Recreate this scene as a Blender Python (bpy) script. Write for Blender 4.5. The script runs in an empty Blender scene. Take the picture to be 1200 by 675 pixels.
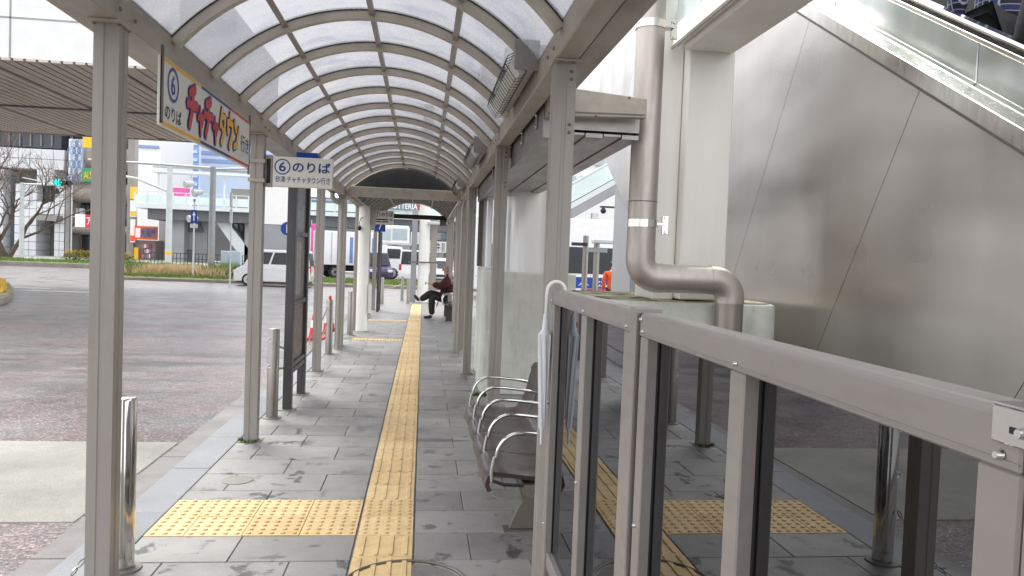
import bpy, bmesh, math, random
from mathutils import Vector, Matrix
random.seed(7)
rad = math.radians
SC = bpy.context.scene
COL = SC.collection

# ------------------------------------------------------------------ camera
F_PX, CAM_H, VPX, VPY, ROLL = 885.0, 1.53, 496.0, 300.0, rad(2.2)
_c, _s = math.cos(ROLL), math.sin(ROLL)
_x, _y = VPX - 600, VPY - 337.5
_x0, _y0 = _c*_x + _s*_y, -_s*_x + _c*_y
_p = math.atan(-_y0/F_PX)
_yaw = math.atan(-_x0/F_PX*math.cos(_p))
_r = Vector((math.cos(_yaw), -math.sin(_yaw), 0)); _f0 = Vector((math.sin(_yaw), math.cos(_yaw), 0)); _u0 = Vector((0, 0, 1))
_fw = _f0*math.cos(_p) - _u0*math.sin(_p); _up = _f0*math.sin(_p) + _u0*math.cos(_p)
CR, CU = _r*_c + _up*_s, _up*_c - _r*_s
cam = bpy.data.cameras.new('camera'); cam.sensor_width = 36; cam.lens = F_PX/1200*36
cam.clip_start = 0.05; cam.clip_end = 3000
camo = bpy.data.objects.new('camera', cam); COL.objects.link(camo)
camo.matrix_world = Matrix(((CR.x, CU.x, -_fw.x, 0), (CR.y, CU.y, -_fw.y, 0), (CR.z, CU.z, -_fw.z, CAM_H), (0, 0, 0, 1)))
SC.camera = camo
def ray(px, py): return CR*((px-600)/F_PX) - CU*((py-337.5)/F_PX) + _fw
def PY(px, py, Y):
    d = ray(px, py); return d*(Y/d.y) + Vector((0, 0, CAM_H))
def PX(px, py, X):
    d = ray(px, py); return d*(X/d.x) + Vector((0, 0, CAM_H))
def PZ(px, py, Z=0.0):
    d = ray(px, py); return d*((Z-CAM_H)/d.z) + Vector((0, 0, CAM_H))

# ------------------------------------------------------------------ world, sun, exposure
SUN_EL, SUN_AZ = rad(52), rad(-35)          # azimuth from +Y towards +X
world = bpy.data.worlds.new('World'); SC.world = world; world.use_nodes = True
wn = world.node_tree.nodes; wl = world.node_tree.links
bg = wn['Background']
sky = wn.new('ShaderNodeTexSky'); sky.sky_type = 'NISHITA'; sky.sun_disc = False
sky.sun_elevation = SUN_EL; sky.sun_rotation = SUN_AZ; sky.air_density = 1.0; sky.dust_density = 1.0; sky.ozone_density = 1.0
hs = wn.new('ShaderNodeHueSaturation'); hs.inputs['Saturation'].default_value = 0.14; hs.inputs['Value'].default_value = 1.0
wl.new(sky.outputs[0], hs.inputs['Color'])
cloud = wn.new('ShaderNodeMix'); cloud.data_type = 'RGBA'; cloud.inputs['Factor'].default_value = 0.75      # even cloud layer
cloud.inputs['B'].default_value = (4.4, 4.45, 4.6, 1); wl.new(hs.outputs[0], cloud.inputs['A']); wl.new(cloud.outputs['Result'], bg.inputs['Color'])
bg.inputs['Strength'].default_value = 0.15
sun = bpy.data.lights.new('sun', 'SUN'); sun.energy = 1.2; sun.angle = rad(25); sun.color = (1, 0.97, 0.93)
suno = bpy.data.objects.new('sun', sun); COL.objects.link(suno)
sdir = Vector((math.sin(SUN_AZ)*math.cos(SUN_EL), math.cos(SUN_AZ)*math.cos(SUN_EL), math.sin(SUN_EL)))
suno.rotation_euler = sdir.to_track_quat('Z', 'Y').to_euler(); suno.location = (0, 0, 30)
SC.view_settings.view_transform = 'Standard'; SC.view_settings.look = 'None'
SC.view_settings.exposure = 1.65; SC.view_settings.gamma = 1.0; SC.view_settings.use_curve_mapping = False
SC.render.engine = 'CYCLES'
SC.cycles.max_bounces = 10; SC.cycles.transparent_max_bounces = 24; SC.cycles.use_denoising = True
SC.cycles.sample_clamp_indirect = 6.0

# ------------------------------------------------------------------ materials
def srgb(r, g, b):
    f = lambda v: (v/255/12.92 if v/255 <= .04045 else ((v/255+.055)/1.055)**2.4)
    return (f(r), f(g), f(b))
MATS = {}
def newmat(name):
    m = bpy.data.materials.new(name); m.use_nodes = True; MATS[name] = m
    return m, m.node_tree.nodes, m.node_tree.links, m.node_tree.nodes['Principled BSDF']
def noise(n, l, vec, scale, detail=3.0, rough=0.55):
    t = n.new('ShaderNodeTexNoise'); t.inputs['Scale'].default_value = scale; t.inputs['Detail'].default_value = detail
    t.inputs['Roughness'].default_value = rough; l.new(vec, t.inputs['Vector']); return t.outputs['Fac']
def mapped(n, l, vec, sc):
    m = n.new('ShaderNodeMapping'); m.inputs['Scale'].default_value = sc; l.new(vec, m.inputs['Vector']); return m.outputs[0]
def ramp(n, l, fac, pts):
    r = n.new('ShaderNodeValToRGB'); e = r.color_ramp.elements
    while len(e) < len(pts): e.new(0.5)
    for k, (p, c) in enumerate(pts):
        e[k].position = p; e[k].color = (c, c, c, 1) if isinstance(c, (int, float)) else (*c, 1)
    l.new(fac, r.inputs['Fac']); return r.outputs['Color']
def mixc(n, l, fac, a, b, mode='MIX'):
    m = n.new('ShaderNodeMix'); m.data_type = 'RGBA'; m.blend_type = mode
    for sock, v in ((m.inputs['Factor'], fac), (m.inputs['A'], a), (m.inputs['B'], b)):
        if isinstance(v, (int, float)): sock.default_value = v
        elif isinstance(v, tuple): sock.default_value = (*v, 1)
        else: l.new(v, sock)
    return m.outputs['Result']
def pos(n): return n.new('ShaderNodeNewGeometry').outputs['Position']
def bumpit(n, l, b, h, dist, strength=1.0):
    k = n.new('ShaderNodeBump'); k.inputs['Distance'].default_value = dist; k.inputs['Strength'].default_value = strength
    l.new(h, k.inputs['Height']); l.new(k.outputs[0], b.inputs['Normal'])
def mat(name, col, rough=0.5, metal=0.0, var=0.15, scale=5.0, stretch=(1, 1, 1), bump=0.0, bscale=80.0, dirt=0.0, dirtcol=(0.06, 0.05, 0.045), dscale=2.5, coat=0.0, rvar=0.1, emit=0.0):
    m, n, l, b = newmat(name)
    g = mapped(n, l, pos(n), stretch)
    f = noise(n, l, g, scale, 4)
    lo = tuple(max(0, c*(1-var)) for c in col); hi = tuple(min(1, c*(1+var)) for c in col)
    c = ramp(n, l, f, [(0.3, lo), (0.7, hi)])
    if dirt:
        d = noise(n, l, g, dscale, 6, 0.65)
        c = mixc(n, l, ramp(n, l, d, [(0.5, 0.0), (0.75, dirt)]), c, dirtcol)
    l.new(c, b.inputs['Base Color'])
    r = ramp(n, l, noise(n, l, g, scale*2.3, 3), [(0.25, max(0.02, rough-rvar)), (0.75, min(1, rough+rvar))])
    l.new(r, b.inputs['Roughness']); b.inputs['Metallic'].default_value = metal
    if coat: b.inputs['Coat Weight'].default_value = coat; b.inputs['Coat Roughness'].default_value = 0.08
    if bump: bumpit(n, l, b, noise(n, l, pos(n), bscale, 3), bump)
    if emit:
        b.inputs['Emission Color'].default_value = (*col, 1); b.inputs['Emission Strength'].default_value = emit
    return m

mat('post', srgb(152, 146, 139), 0.42, 0.0, 0.08, 3, (3, 3, .4), dirt=0.4, dscale=3, dirtcol=(.12, .10, .085), coat=.15)
mat('beam', srgb(168, 161, 148), 0.45, 0.0, 0.08, 3, (2, .6, 2), dirt=0.45, dscale=4, dirtcol=(.12, .10, .08))
mat('rib', srgb(190, 182, 168), 0.45, 0, .08, 5, dirt=.3, dscale=6, dirtcol=(.13, .11, .09))
mat('rubber', (0.012, 0.012, 0.013), 0.6, 0, .3)
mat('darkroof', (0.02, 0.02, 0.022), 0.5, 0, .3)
mat('fence', srgb(148, 142, 137), 0.40, 0.15, 0.06, 3, (3, .8, 3), coat=.1, dirt=.3, dscale=7, dirtcol=(.17, .14, .12))
mat('fence_dark', srgb(60, 55, 52), 0.4, 0.2, .1)
mat('steel', (0.58, 0.56, 0.53), 0.22, 1.0, 0.08, 6, (4, 4, .5), rvar=.08)
mat('polished', (0.62, 0.60, 0.57), 0.10, 1.0, 0.06, 6, (4, 4, .5), rvar=.04, dirt=.15, dscale=7, dirtcol=(.25, .22, .2))
mat('bollard_steel', (0.30, 0.28, 0.255), 0.36, 1.0, 0.1, 6, (4, 4, .5), rvar=.08, dirt=.2, dscale=7, dirtcol=(.2, .18, .16))
mat('pipe_steel', (0.50, 0.46, 0.42), 0.44, 0.8, 0.1, 5, (3, 3, .7), rvar=.09, dirt=.35, dscale=5, dirtcol=(.22, .19, .16))
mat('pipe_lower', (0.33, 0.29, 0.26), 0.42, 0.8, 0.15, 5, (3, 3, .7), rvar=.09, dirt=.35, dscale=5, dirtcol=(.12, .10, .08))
mat('screw', (0.7, 0.7, 0.68), 0.25, 1.0, .05)
mat('soffit_steel', (0.33, 0.31, 0.30), 0.38, 0.9, 0.12, 3, (1, .3, 1), rvar=.1, dirt=.3, dirtcol=(.12, .1, .09))
mat('white_paint', srgb(236, 234, 227), 0.45, 0, .04, 2, (2, 2, .3), dirt=.20, dscale=1.8, dirtcol=(.36, .35, .30))
mat('offwhite', srgb(222, 222, 218), 0.5, 0, .04, 3, dirt=.12, dirtcol=(.4, .38, .35))
mat('white', srgb(232, 232, 230), 0.45, 0, .03, 3)
mat('sign_white', srgb(224, 222, 214), 0.35, 0, .03, 3, dirt=.12, dirtcol=(.45, .42, .36))
mat('ink_blue', srgb(22, 52, 128), 0.4, 0, .05)
mat('blue_sign', srgb(10, 62, 150), 0.4, 0, .05)
mat('ink_red', srgb(200, 40, 52), 0.4, 0, .06)
mat('ink_purple', srgb(66, 44, 120), 0.4, 0, .05)
mat('ink_yellow', srgb(240, 178, 40), 0.4, 0, .05)
mat('ink_black', (0.02, 0.02, 0.025), 0.5, 0, .1)
mat('pillar', srgb(232, 232, 232), 0.22, 0.25, .02, 2, (2, 2, .4), rvar=.06)
mat('seat_brown', srgb(60, 49, 48), 0.34, 0, .04, 5, coat=.15, rvar=.03)
mat('dark_metal', srgb(58, 56, 56), 0.4, .3, .1, 4, dirt=.15, dirtcol=(.1, .1, .1))
mat('bench_leg', srgb(112, 106, 98), 0.45, .4, .12, 8, dirt=.4, dirtcol=(.08, .07, .06), dscale=8)
mat('chrome', (0.66, 0.65, 0.64), 0.14, 1.0, .04)
mat('black_plastic', (0.015, 0.015, 0.016), .4, 0, .2)
mat('umbrella', srgb(226, 229, 232), .25, 0, .06, 20, (1, 1, .15), coat=.3)
mat('board_frame', srgb(72, 70, 72), .42, .2, .08)
mat('board_base', srgb(104, 101, 100), .35, 0, .1, 6)
mat('poster_a', srgb(150, 146, 138), .4, 0, .25, 14)
mat('poster_b', srgb(118, 104, 94), .4, 0, .4, 9)
mat('poster_c', srgb(122, 128, 130), .4, 0, .3, 16)
mat('lamp_white', srgb(222, 222, 216), .4, 0, .04)
mat('concrete_far', srgb(165, 163, 158), .8, 0, .1, .6)
mat('asph_far', (.09, .09, .095), .8, 0, .15, 1)
mat('kerb_far', srgb(140, 134, 126), .8, 0, .2, 2)
mat('grey_concrete', srgb(150, 152, 156), .75, 0, .08, .5, dirt=.3, dscale=.4, dirtcol=(.16, .16, .16))
mat('grey_dark', srgb(98, 100, 106), .7, 0, .1, .5)
mat('tile_white', srgb(206, 208, 212), .5, 0, .05, .4)
mat('tile_grey', srgb(140, 136, 132), .6, 0, .1, .5)
mat('brown_clad', srgb(148, 139, 133), .5, 0, .12, .6)
mat('soffit_slat', srgb(205, 192, 184), .5, 0, .1, .6)
mat('window_dark', (.03, .04, .055), .12, 0, .3, .5)
mat('window_mid', (.12, .15, .17), .12, 0, .3, .5)
mat('window_pale', (.40, .50, .52), .2, 0, .15, .5)
mat('glass_rail', srgb(206, 222, 218), .2, 0, .1, .5)
mat('white_steel', srgb(206, 212, 214), .45, 0, .06, .5)
mat('pole_white', srgb(196, 200, 204), .45, 0, .08, 2)
mat('pole_grey', srgb(150, 152, 156), .5, .2, .1, 2)
mat('blue_tower', srgb(128, 152, 196), .3, .2, .06, .1)
mat('tower_band', srgb(190, 206, 228), .3, 0, .05, .1)
mat('sig_green', (.0, .75, .55), .4, 0, .05, emit=1.2)
mat('green_sign', srgb(40, 150, 78), .45, 0, .05)
mat('orange_sign', srgb(232, 84, 44), .45, 0, .06)
mat('red_sign', srgb(206, 40, 66), .45, 0, .05)
mat('pink_sign', srgb(226, 92, 164), .5, 0, .25, 3)
mat('yellow_sign', srgb(244, 186, 40), .45, 0, .06)
mat('teal_sign', srgb(30, 140, 120), .45, 0, .1)
mat('blue_panel', srgb(112, 128, 146), .5, 0, .1, .8)
mat('cone_red', srgb(214, 40, 34), .5, 0, .08)
mat('orange_cloth', srgb(214, 88, 36), .85, 0, .15, 14, bump=.003, bscale=60)
mat('coat_red', srgb(62, 16, 24), .9, 0, .25, 16, bump=.004, bscale=50)
mat('trouser', (.014, .014, .016), .8, 0, .3, 20)
mat('shoe', (.01, .01, .01), .45, 0, .2)
mat('skin', srgb(196, 150, 124), .55, 0, .06, 10)
mat('hair_white', srgb(168, 148, 138), .7, 0, .2, 40)
mat('hair_dark', (.015, .012, .011), .6, 0, .2, 40)
mat('black_cloth', (.012, .012, .014), .9, 0, .3, 20)
mat('car_white', srgb(232, 233, 235), .3, 0, .02, 2, coat=.6)
mat('car_purple', srgb(62, 52, 92), .3, .2, .05, 2, coat=.6)
mat('car_silver', srgb(170, 180, 190), .3, .4, .04, 2, coat=.6)
mat('car_glass', (.02, .025, .03), .3, 0, .1)
mat('tyre', (.014, .014, .014), .75, 0, .2)
mat('rim', (.45, .45, .46), .3, .9, .1)
mat('headlamp', (.7, .72, .74), .15, 0, .05)
mat('tail_red', srgb(190, 18, 24), .3, 0, .05)
mat('truck_blue', srgb(104, 138, 196), .4, 0, .2, 3)
mat('bark', (.10, .075, .06), .9, 0, .3, 4, bump=.02, bscale=12)
mat('twig', srgb(116, 100, 94), .9, 0, .2, 4)
mat('hedge', (.10, .13, .04), .8, 0, .4, 6)
mat('flower', srgb(214, 178, 70), .8, 0, .2, 6)
mat('moss', (.05, .11, .02), .9, 0, .4, 30)
mat('grass', (.16, .24, .06), .9, 0, .35, 1.5)
mat('grass_dry', srgb(200, 180, 144), .9, 0, .25, 3)
mat('lawn', (.17, .23, .07), .95, 0, .3, 1.2, dirt=.4, dirtcol=(.25, .2, .1), dscale=.8)
mat('lawn_dry', (.30, .28, .12), .95, 0, .3, 1.2, dirt=.4, dirtcol=(.25, .2, .1), dscale=.8)
mat('utility_box', srgb(182, 198, 212), .45, 0, .04)
mat('sticker', srgb(220, 228, 240), .4, 0, .03)
mat('glass_clear', srgb(170, 182, 180), .15, 0, .05)

def special():
    # paving slabs: grey granite, each a little different, damp blotches with their own shape
    m, n, l, b = newmat('slab')
    g = pos(n); oi = n.new('ShaderNodeObjectInfo').outputs['Random']
    base = ramp(n, l, oi, [(0, srgb(124, 122, 120)), (1, srgb(150, 148, 145))])
    sp = ramp(n, l, noise(n, l, g, 260, 2, .7), [(.3, .72), (.7, 1.2)])
    c = mixc(n, l, 1.0, base, sp, 'MULTIPLY')
    c = mixc(n, l, 1.0, c, ramp(n, l, noise(n, l, g, 2.2, 5), [(.3, .82), (.7, 1.12)]), 'MULTIPLY')
    st = mapped(n, l, g, (1.0, .8, 1))
    w = ramp(n, l, noise(n, l, st, 4.6, 6.0, .66), [(.585, 0), (.625, 1)])
    w2 = ramp(n, l, noise(n, l, mapped(n, l, g, (5, 9, 1)), 1.0, 4, .6), [(.615, 0), (.66, .8)])
    wet = mixc(n, l, 1.0, w, w2, 'LIGHTEN')
    pd = n.new('ShaderNodeVectorMath'); pd.operation = 'SUBTRACT'; l.new(g, pd.inputs[0]); pd.inputs[1].default_value = (.12, 6.27, 0)
    pl_ = n.new('ShaderNodeVectorMath'); pl_.operation = 'LENGTH'; l.new(mapped(n, l, pd.outputs[0], (1.45, 8.5, 1)), pl_.inputs[0])
    ad = n.new('ShaderNodeMath'); ad.operation = 'ADD'; l.new(pl_.outputs['Value'], ad.inputs[0]); l.new(noise(n, l, mapped(n, l, g, (3, 9, 1)), 1.0, 5, .6), ad.inputs[1])
    wet = mixc(n, l, 1.0, wet, ramp(n, l, ad.outputs[0], [(.0, 1), (.98, 1), (1.0, .0)]), 'LIGHTEN')
    c = mixc(n, l, wet, c, mixc(n, l, 1.0, c, (.36, .36, .38), 'MULTIPLY'))
    l.new(c, b.inputs['Base Color'])
    ro = ramp(n, l, noise(n, l, g, 8, 3), [(.3, .42), (.7, .62)])
    ro = mixc(n, l, wet, ro, (.28, .28, .28)); l.new(ro, b.inputs['Roughness'])
    bumpit(n, l, b, noise(n, l, g, 300, 2), .0012, .7)
    # tactile tile
    m, n, l, b = newmat('tactile')
    g = pos(n); oi = n.new('ShaderNodeObjectInfo').outputs['Random']
    base = ramp(n, l, oi, [(0, srgb(204, 174, 122)), (1, srgb(220, 192, 142))])
    c = mixc(n, l, 1.0, base, ramp(n, l, noise(n, l, g, 14, 5), [(.3, .82), (.7, 1.08)]), 'MULTIPLY')
    d = ramp(n, l, noise(n, l, g, 5, 6, .7), [(.55, 0), (.8, .55)])
    c = mixc(n, l, d, c, srgb(128, 104, 70)); l.new(c, b.inputs['Base Color']); b.inputs['Roughness'].default_value = .55
    bumpit(n, l, b, noise(n, l, g, 200, 2), .001, .5)
    # worn far tiles
    # kerb granite
    m, n, l, b = newmat('granite'); g = pos(n); oi = n.new('ShaderNodeObjectInfo').outputs['Random']
    base = ramp(n, l, oi, [(0, srgb(114, 117, 122)), (1, srgb(134, 136, 140))])
    c = mixc(n, l, 1.0, base, ramp(n, l, noise(n, l, g, 240, 2, .8), [(.35, .6), (.65, 1.25)]), 'MULTIPLY')
    c = mixc(n, l, 1.0, c, ramp(n, l, noise(n, l, g, 2, 4), [(.3, .85), (.7, 1.1)]), 'MULTIPLY')
    l.new(c, b.inputs['Base Color']); b.inputs['Roughness'].default_value = .5
    bumpit(n, l, b, noise(n, l, g, 250, 2), .0015, .6)
    # asphalt with reddish patches and bright aggregate
    m, n, l, b = newmat('asphalt'); g = pos(n)
    c = ramp(n, l, noise(n, l, g, .55, 4), [(.38, (.098, .096, .097)), (.66, (.128, .100, .100))])
    kx = n.new('ShaderNodeSeparateXYZ'); l.new(g, kx.inputs[0]); km = n.new('ShaderNodeMapRange'); l.new(kx.outputs['X'], km.inputs['Value'])
    km.inputs['From Min'].default_value = -6.5; km.inputs['From Max'].default_value = -2.2; km.inputs['To Max'].default_value = .55
    rd = mixc(n, l, 1.0, km.outputs[0], ramp(n, l, noise(n, l, g, 1.1, 4), [(.38, .1), (.58, 1)]), 'MULTIPLY')
    c = mixc(n, l, rd, c, (.15, .092, .095))
    sp = ramp(n, l, noise(n, l, g, 42, 3, .85), [(.34, .2), (.52, .85), (.66, 3.2)])
    c = mixc(n, l, 1.0, c, sp, 'MULTIPLY')
    c = mixc(n, l, 1.0, c, ramp(n, l, noise(n, l, g, 13, 4, .75), [(.36, .62), (.64, 1.5)]), 'MULTIPLY')
    tr = ramp(n, l, noise(n, l, mapped(n, l, g, (.35, 1.1, 1)), 1.0, 5, .6), [(.50, 0), (.60, .85)])
    sx = n.new('ShaderNodeSeparateXYZ'); l.new(g, sx.inputs[0])
    mr = n.new('ShaderNodeMapRange'); l.new(sx.outputs['Y'], mr.inputs['Value'])
    mr.inputs['From Min'].default_value = 8; mr.inputs['From Max'].default_value = 13
    band = ramp(n, l, mr.outputs[0], [(.0, 0), (.4, 1), (.75, 1), (1, 0)])
    tr = mixc(n, l, 1.0, tr, band, 'MULTIPLY')
    c = mixc(n, l, tr, c, (.035, .034, .036)); l.new(c, b.inputs['Base Color'])
    l.new(ramp(n, l, noise(n, l, g, 1.2, 4), [(.3, .26), (.7, .46)]), b.inputs['Roughness'])
    bumpit(n, l, b, noise(n, l, g, 40, 3, .8), .008, .35)
    # concrete apron
    m, n, l, b = newmat('apron'); g = pos(n)
    c = ramp(n, l, noise(n, l, g, 1.3, 6, .65), [(.3, srgb(118, 117, 110)), (.7, srgb(150, 148, 140))])
    c = mixc(n, l, 1.0, c, ramp(n, l, noise(n, l, g, 110, 2, .8), [(.3, .7), (.7, 1.2)]), 'MULTIPLY')
    l.new(c, b.inputs['Base Color']); b.inputs['Roughness'].default_value = .7
    bumpit(n, l, b, noise(n, l, g, 120, 2), .004, .7)
    m, n, l, b = newmat('gutter'); g = pos(n)
    c = ramp(n, l, noise(n, l, g, 2.3, 6, .65), [(.3, srgb(96, 92, 90)), (.7, srgb(132, 128, 125))])
    c = mixc(n, l, 1.0, c, ramp(n, l, noise(n, l, g, 120, 2, .8), [(.3, .75), (.7, 1.2)]), 'MULTIPLY')
    l.new(c, b.inputs['Base Color']); b.inputs['Roughness'].default_value = .6
    # cast concrete plinth: pale, algae and runs
    m, n, l, b = newmat('plinth'); g = pos(n)
    c = ramp(n, l, noise(n, l, g, 3, 6, .6), [(.3, srgb(196, 198, 190)), (.7, srgb(222, 222, 215))])
    dd = ramp(n, l, noise(n, l, mapped(n, l, g, (5, 5, .8)), 1.2, 6, .7), [(.52, 0), (.75, .5)])
    c = mixc(n, l, dd, c, srgb(120, 124, 104))
    pit = ramp(n, l, noise(n, l, g, 45, 3, .7), [(.24, .45), (.33, 1)])
    c = mixc(n, l, 1.0, c, pit, 'MULTIPLY')
    l.new(c, b.inputs['Base Color']); b.inputs['Roughness'].default_value = .85
    bumpit(n, l, b, noise(n, l, g, 60, 4), .006, .7)
    m, n, l, b = newmat('plinth_mossy'); g = pos(n)
    c = ramp(n, l, noise(n, l, g, 5, 6, .65), [(.38, srgb(58, 56, 44)), (.5, srgb(150, 146, 118)), (.66, srgb(196, 192, 172))])
    l.new(c, b.inputs['Base Color']); b.inputs['Roughness'].default_value = .9
    bumpit(n, l, b, noise(n, l, g, 40, 4), .01, .8)
    # brushed stainless cladding
    m, n, l, b = newmat('cladding'); g = pos(n); b.inputs['Metallic'].default_value = 1
    st = noise(n, l, mapped(n, l, g, (1, .45, 1.5)), 1.5, 2, .45)
    run = noise(n, l, mapped(n, l, g, (1, 4, .45)), 1.0, 2, .45)
    c = ramp(n, l, st, [(.3, (.42, .395, .375)), (.7, (.56, .535, .51))])
    c = mixc(n, l, ramp(n, l, run, [(.48, 0), (.85, .14)]), c, (.30, .28, .26))
    fl = noise(n, l, g, 60, 2, .7); c = mixc(n, l, ramp(n, l, fl, [(.14, .25), (.19, 0)]), c, (.16, .15, .14))
    l.new(c, b.inputs['Base Color'])
    r = mixc(n, l, .5, ramp(n, l, st, [(.3, .22), (.7, .38)]), ramp(n, l, run, [(.3, .26), (.7, .40)])); l.new(r, b.inputs['Roughness'])
    b.inputs['Anisotropic'].default_value = .35
    bumpit(n, l, b, noise(n, l, mapped(n, l, g, (1, .35, .6)), 1.6, 2), .035, .6)
    # escalator balustrade steel
    m, n, l, b = newmat('balustrade'); g = pos(n); b.inputs['Metallic'].default_value = .9
    c = ramp(n, l, noise(n, l, mapped(n, l, g, (1, 2, .6)), 2.0, 4), [(.3, (.40, .44, .43)), (.7, (.56, .59, .58))])
    l.new(c, b.inputs['Base Color']); b.inputs['Roughness'].default_value = .2
    # roof panes: grey polycarbonate, dirty
    m, n, l, b = newmat('pane'); g = pos(n); n.remove(b); out = n['Material Output']
    dirt = noise(n, l, mapped(n, l, g, (1, 1.4, 1)), 2.6, 6, .68)
    tc = ramp(n, l, dirt, [(.30, (.56, .56, .572)), (.50, (.52, .52, .535)), (.70, (.40, .41, .46))])
    tp = n.new('ShaderNodeBsdfTransparent'); l.new(tc, tp.inputs[0])
    tl = n.new('ShaderNodeBsdfTranslucent'); tl.inputs[0].default_value = (.64, .64, .66, 1)
    gl = n.new('ShaderNodeBsdfGlossy'); gl.inputs['Roughness'].default_value = .12; gl.inputs[0].default_value = (.9, .9, .9, 1)
    sp = noise(n, l, g, 70, 2, .6)
    f1 = ramp(n, l, sp, [(.60, .24), (.74, .42)])
    m1 = n.new('ShaderNodeMixShader'); l.new(f1, m1.inputs[0]); l.new(tp.outputs[0], m1.inputs[1]); l.new(tl.outputs[0], m1.inputs[2])
    lw = n.new('ShaderNodeLayerWeight'); lw.inputs[0].default_value = .5
    fr = n.new('ShaderNodeMath'); fr.operation = 'POWER'; l.new(lw.outputs['Facing'], fr.inputs[0]); fr.inputs[1].default_value = 7.0
    m2 = n.new('ShaderNodeMixShader'); l.new(fr.outputs[0], m2.inputs[0]); l.new(m1.outputs[0], m2.inputs[1]); l.new(gl.outputs[0], m2.inputs[2])
    l.new(m2.outputs[0], out.inputs[0])
    # coated dark glass of the wind screen
    m, n, l, b = newmat('dark_glass'); n.remove(b); out = n['Material Output']
    tp = n.new('ShaderNodeBsdfTransparent'); tp.inputs[0].default_value = (.10, .105, .11, 1)
    gl = n.new('ShaderNodeBsdfGlossy'); gl.inputs['Roughness'].default_value = .0; gl.inputs[0].default_value = (.86, .88, .92, 1)
    fr = n.new('ShaderNodeFresnel'); fr.inputs[0].default_value = 2.1
    m2 = n.new('ShaderNodeMixShader'); l.new(fr.outputs[0], m2.inputs[0]); l.new(tp.outputs[0], m2.inputs[1]); l.new(gl.outputs[0], m2.inputs[2])
    l.new(m2.outputs[0], out.inputs[0])
    # plaid shirt
    m, n, l, b = newmat('plaid'); g = pos(n)
    def wave(ax, sc, lo, hi):
        w = n.new('ShaderNodeTexWave'); w.bands_direction = ax; w.inputs['Scale'].default_value = sc; l.new(g, w.inputs[0])
        return ramp(n, l, w.outputs['Fac'], [(lo, 0), (hi, 1)])
    c = mixc(n, l, wave('Y', 4.5, .5, .6), (.02, .022, .04), (.035, .06, .22))
    c = mixc(n, l, wave('Z', 4.5, .6, .7), c, (.03, .04, .14))
    c = mixc(n, l, wave('Y', 9, .93, .97), c, (.45, .45, .5)); c = mixc(n, l, wave('Z', 9, .93, .97), c, (.35, .35, .42))
    l.new(c, b.inputs['Base Color']); b.inputs['Roughness'].default_value = .9
special()

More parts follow.
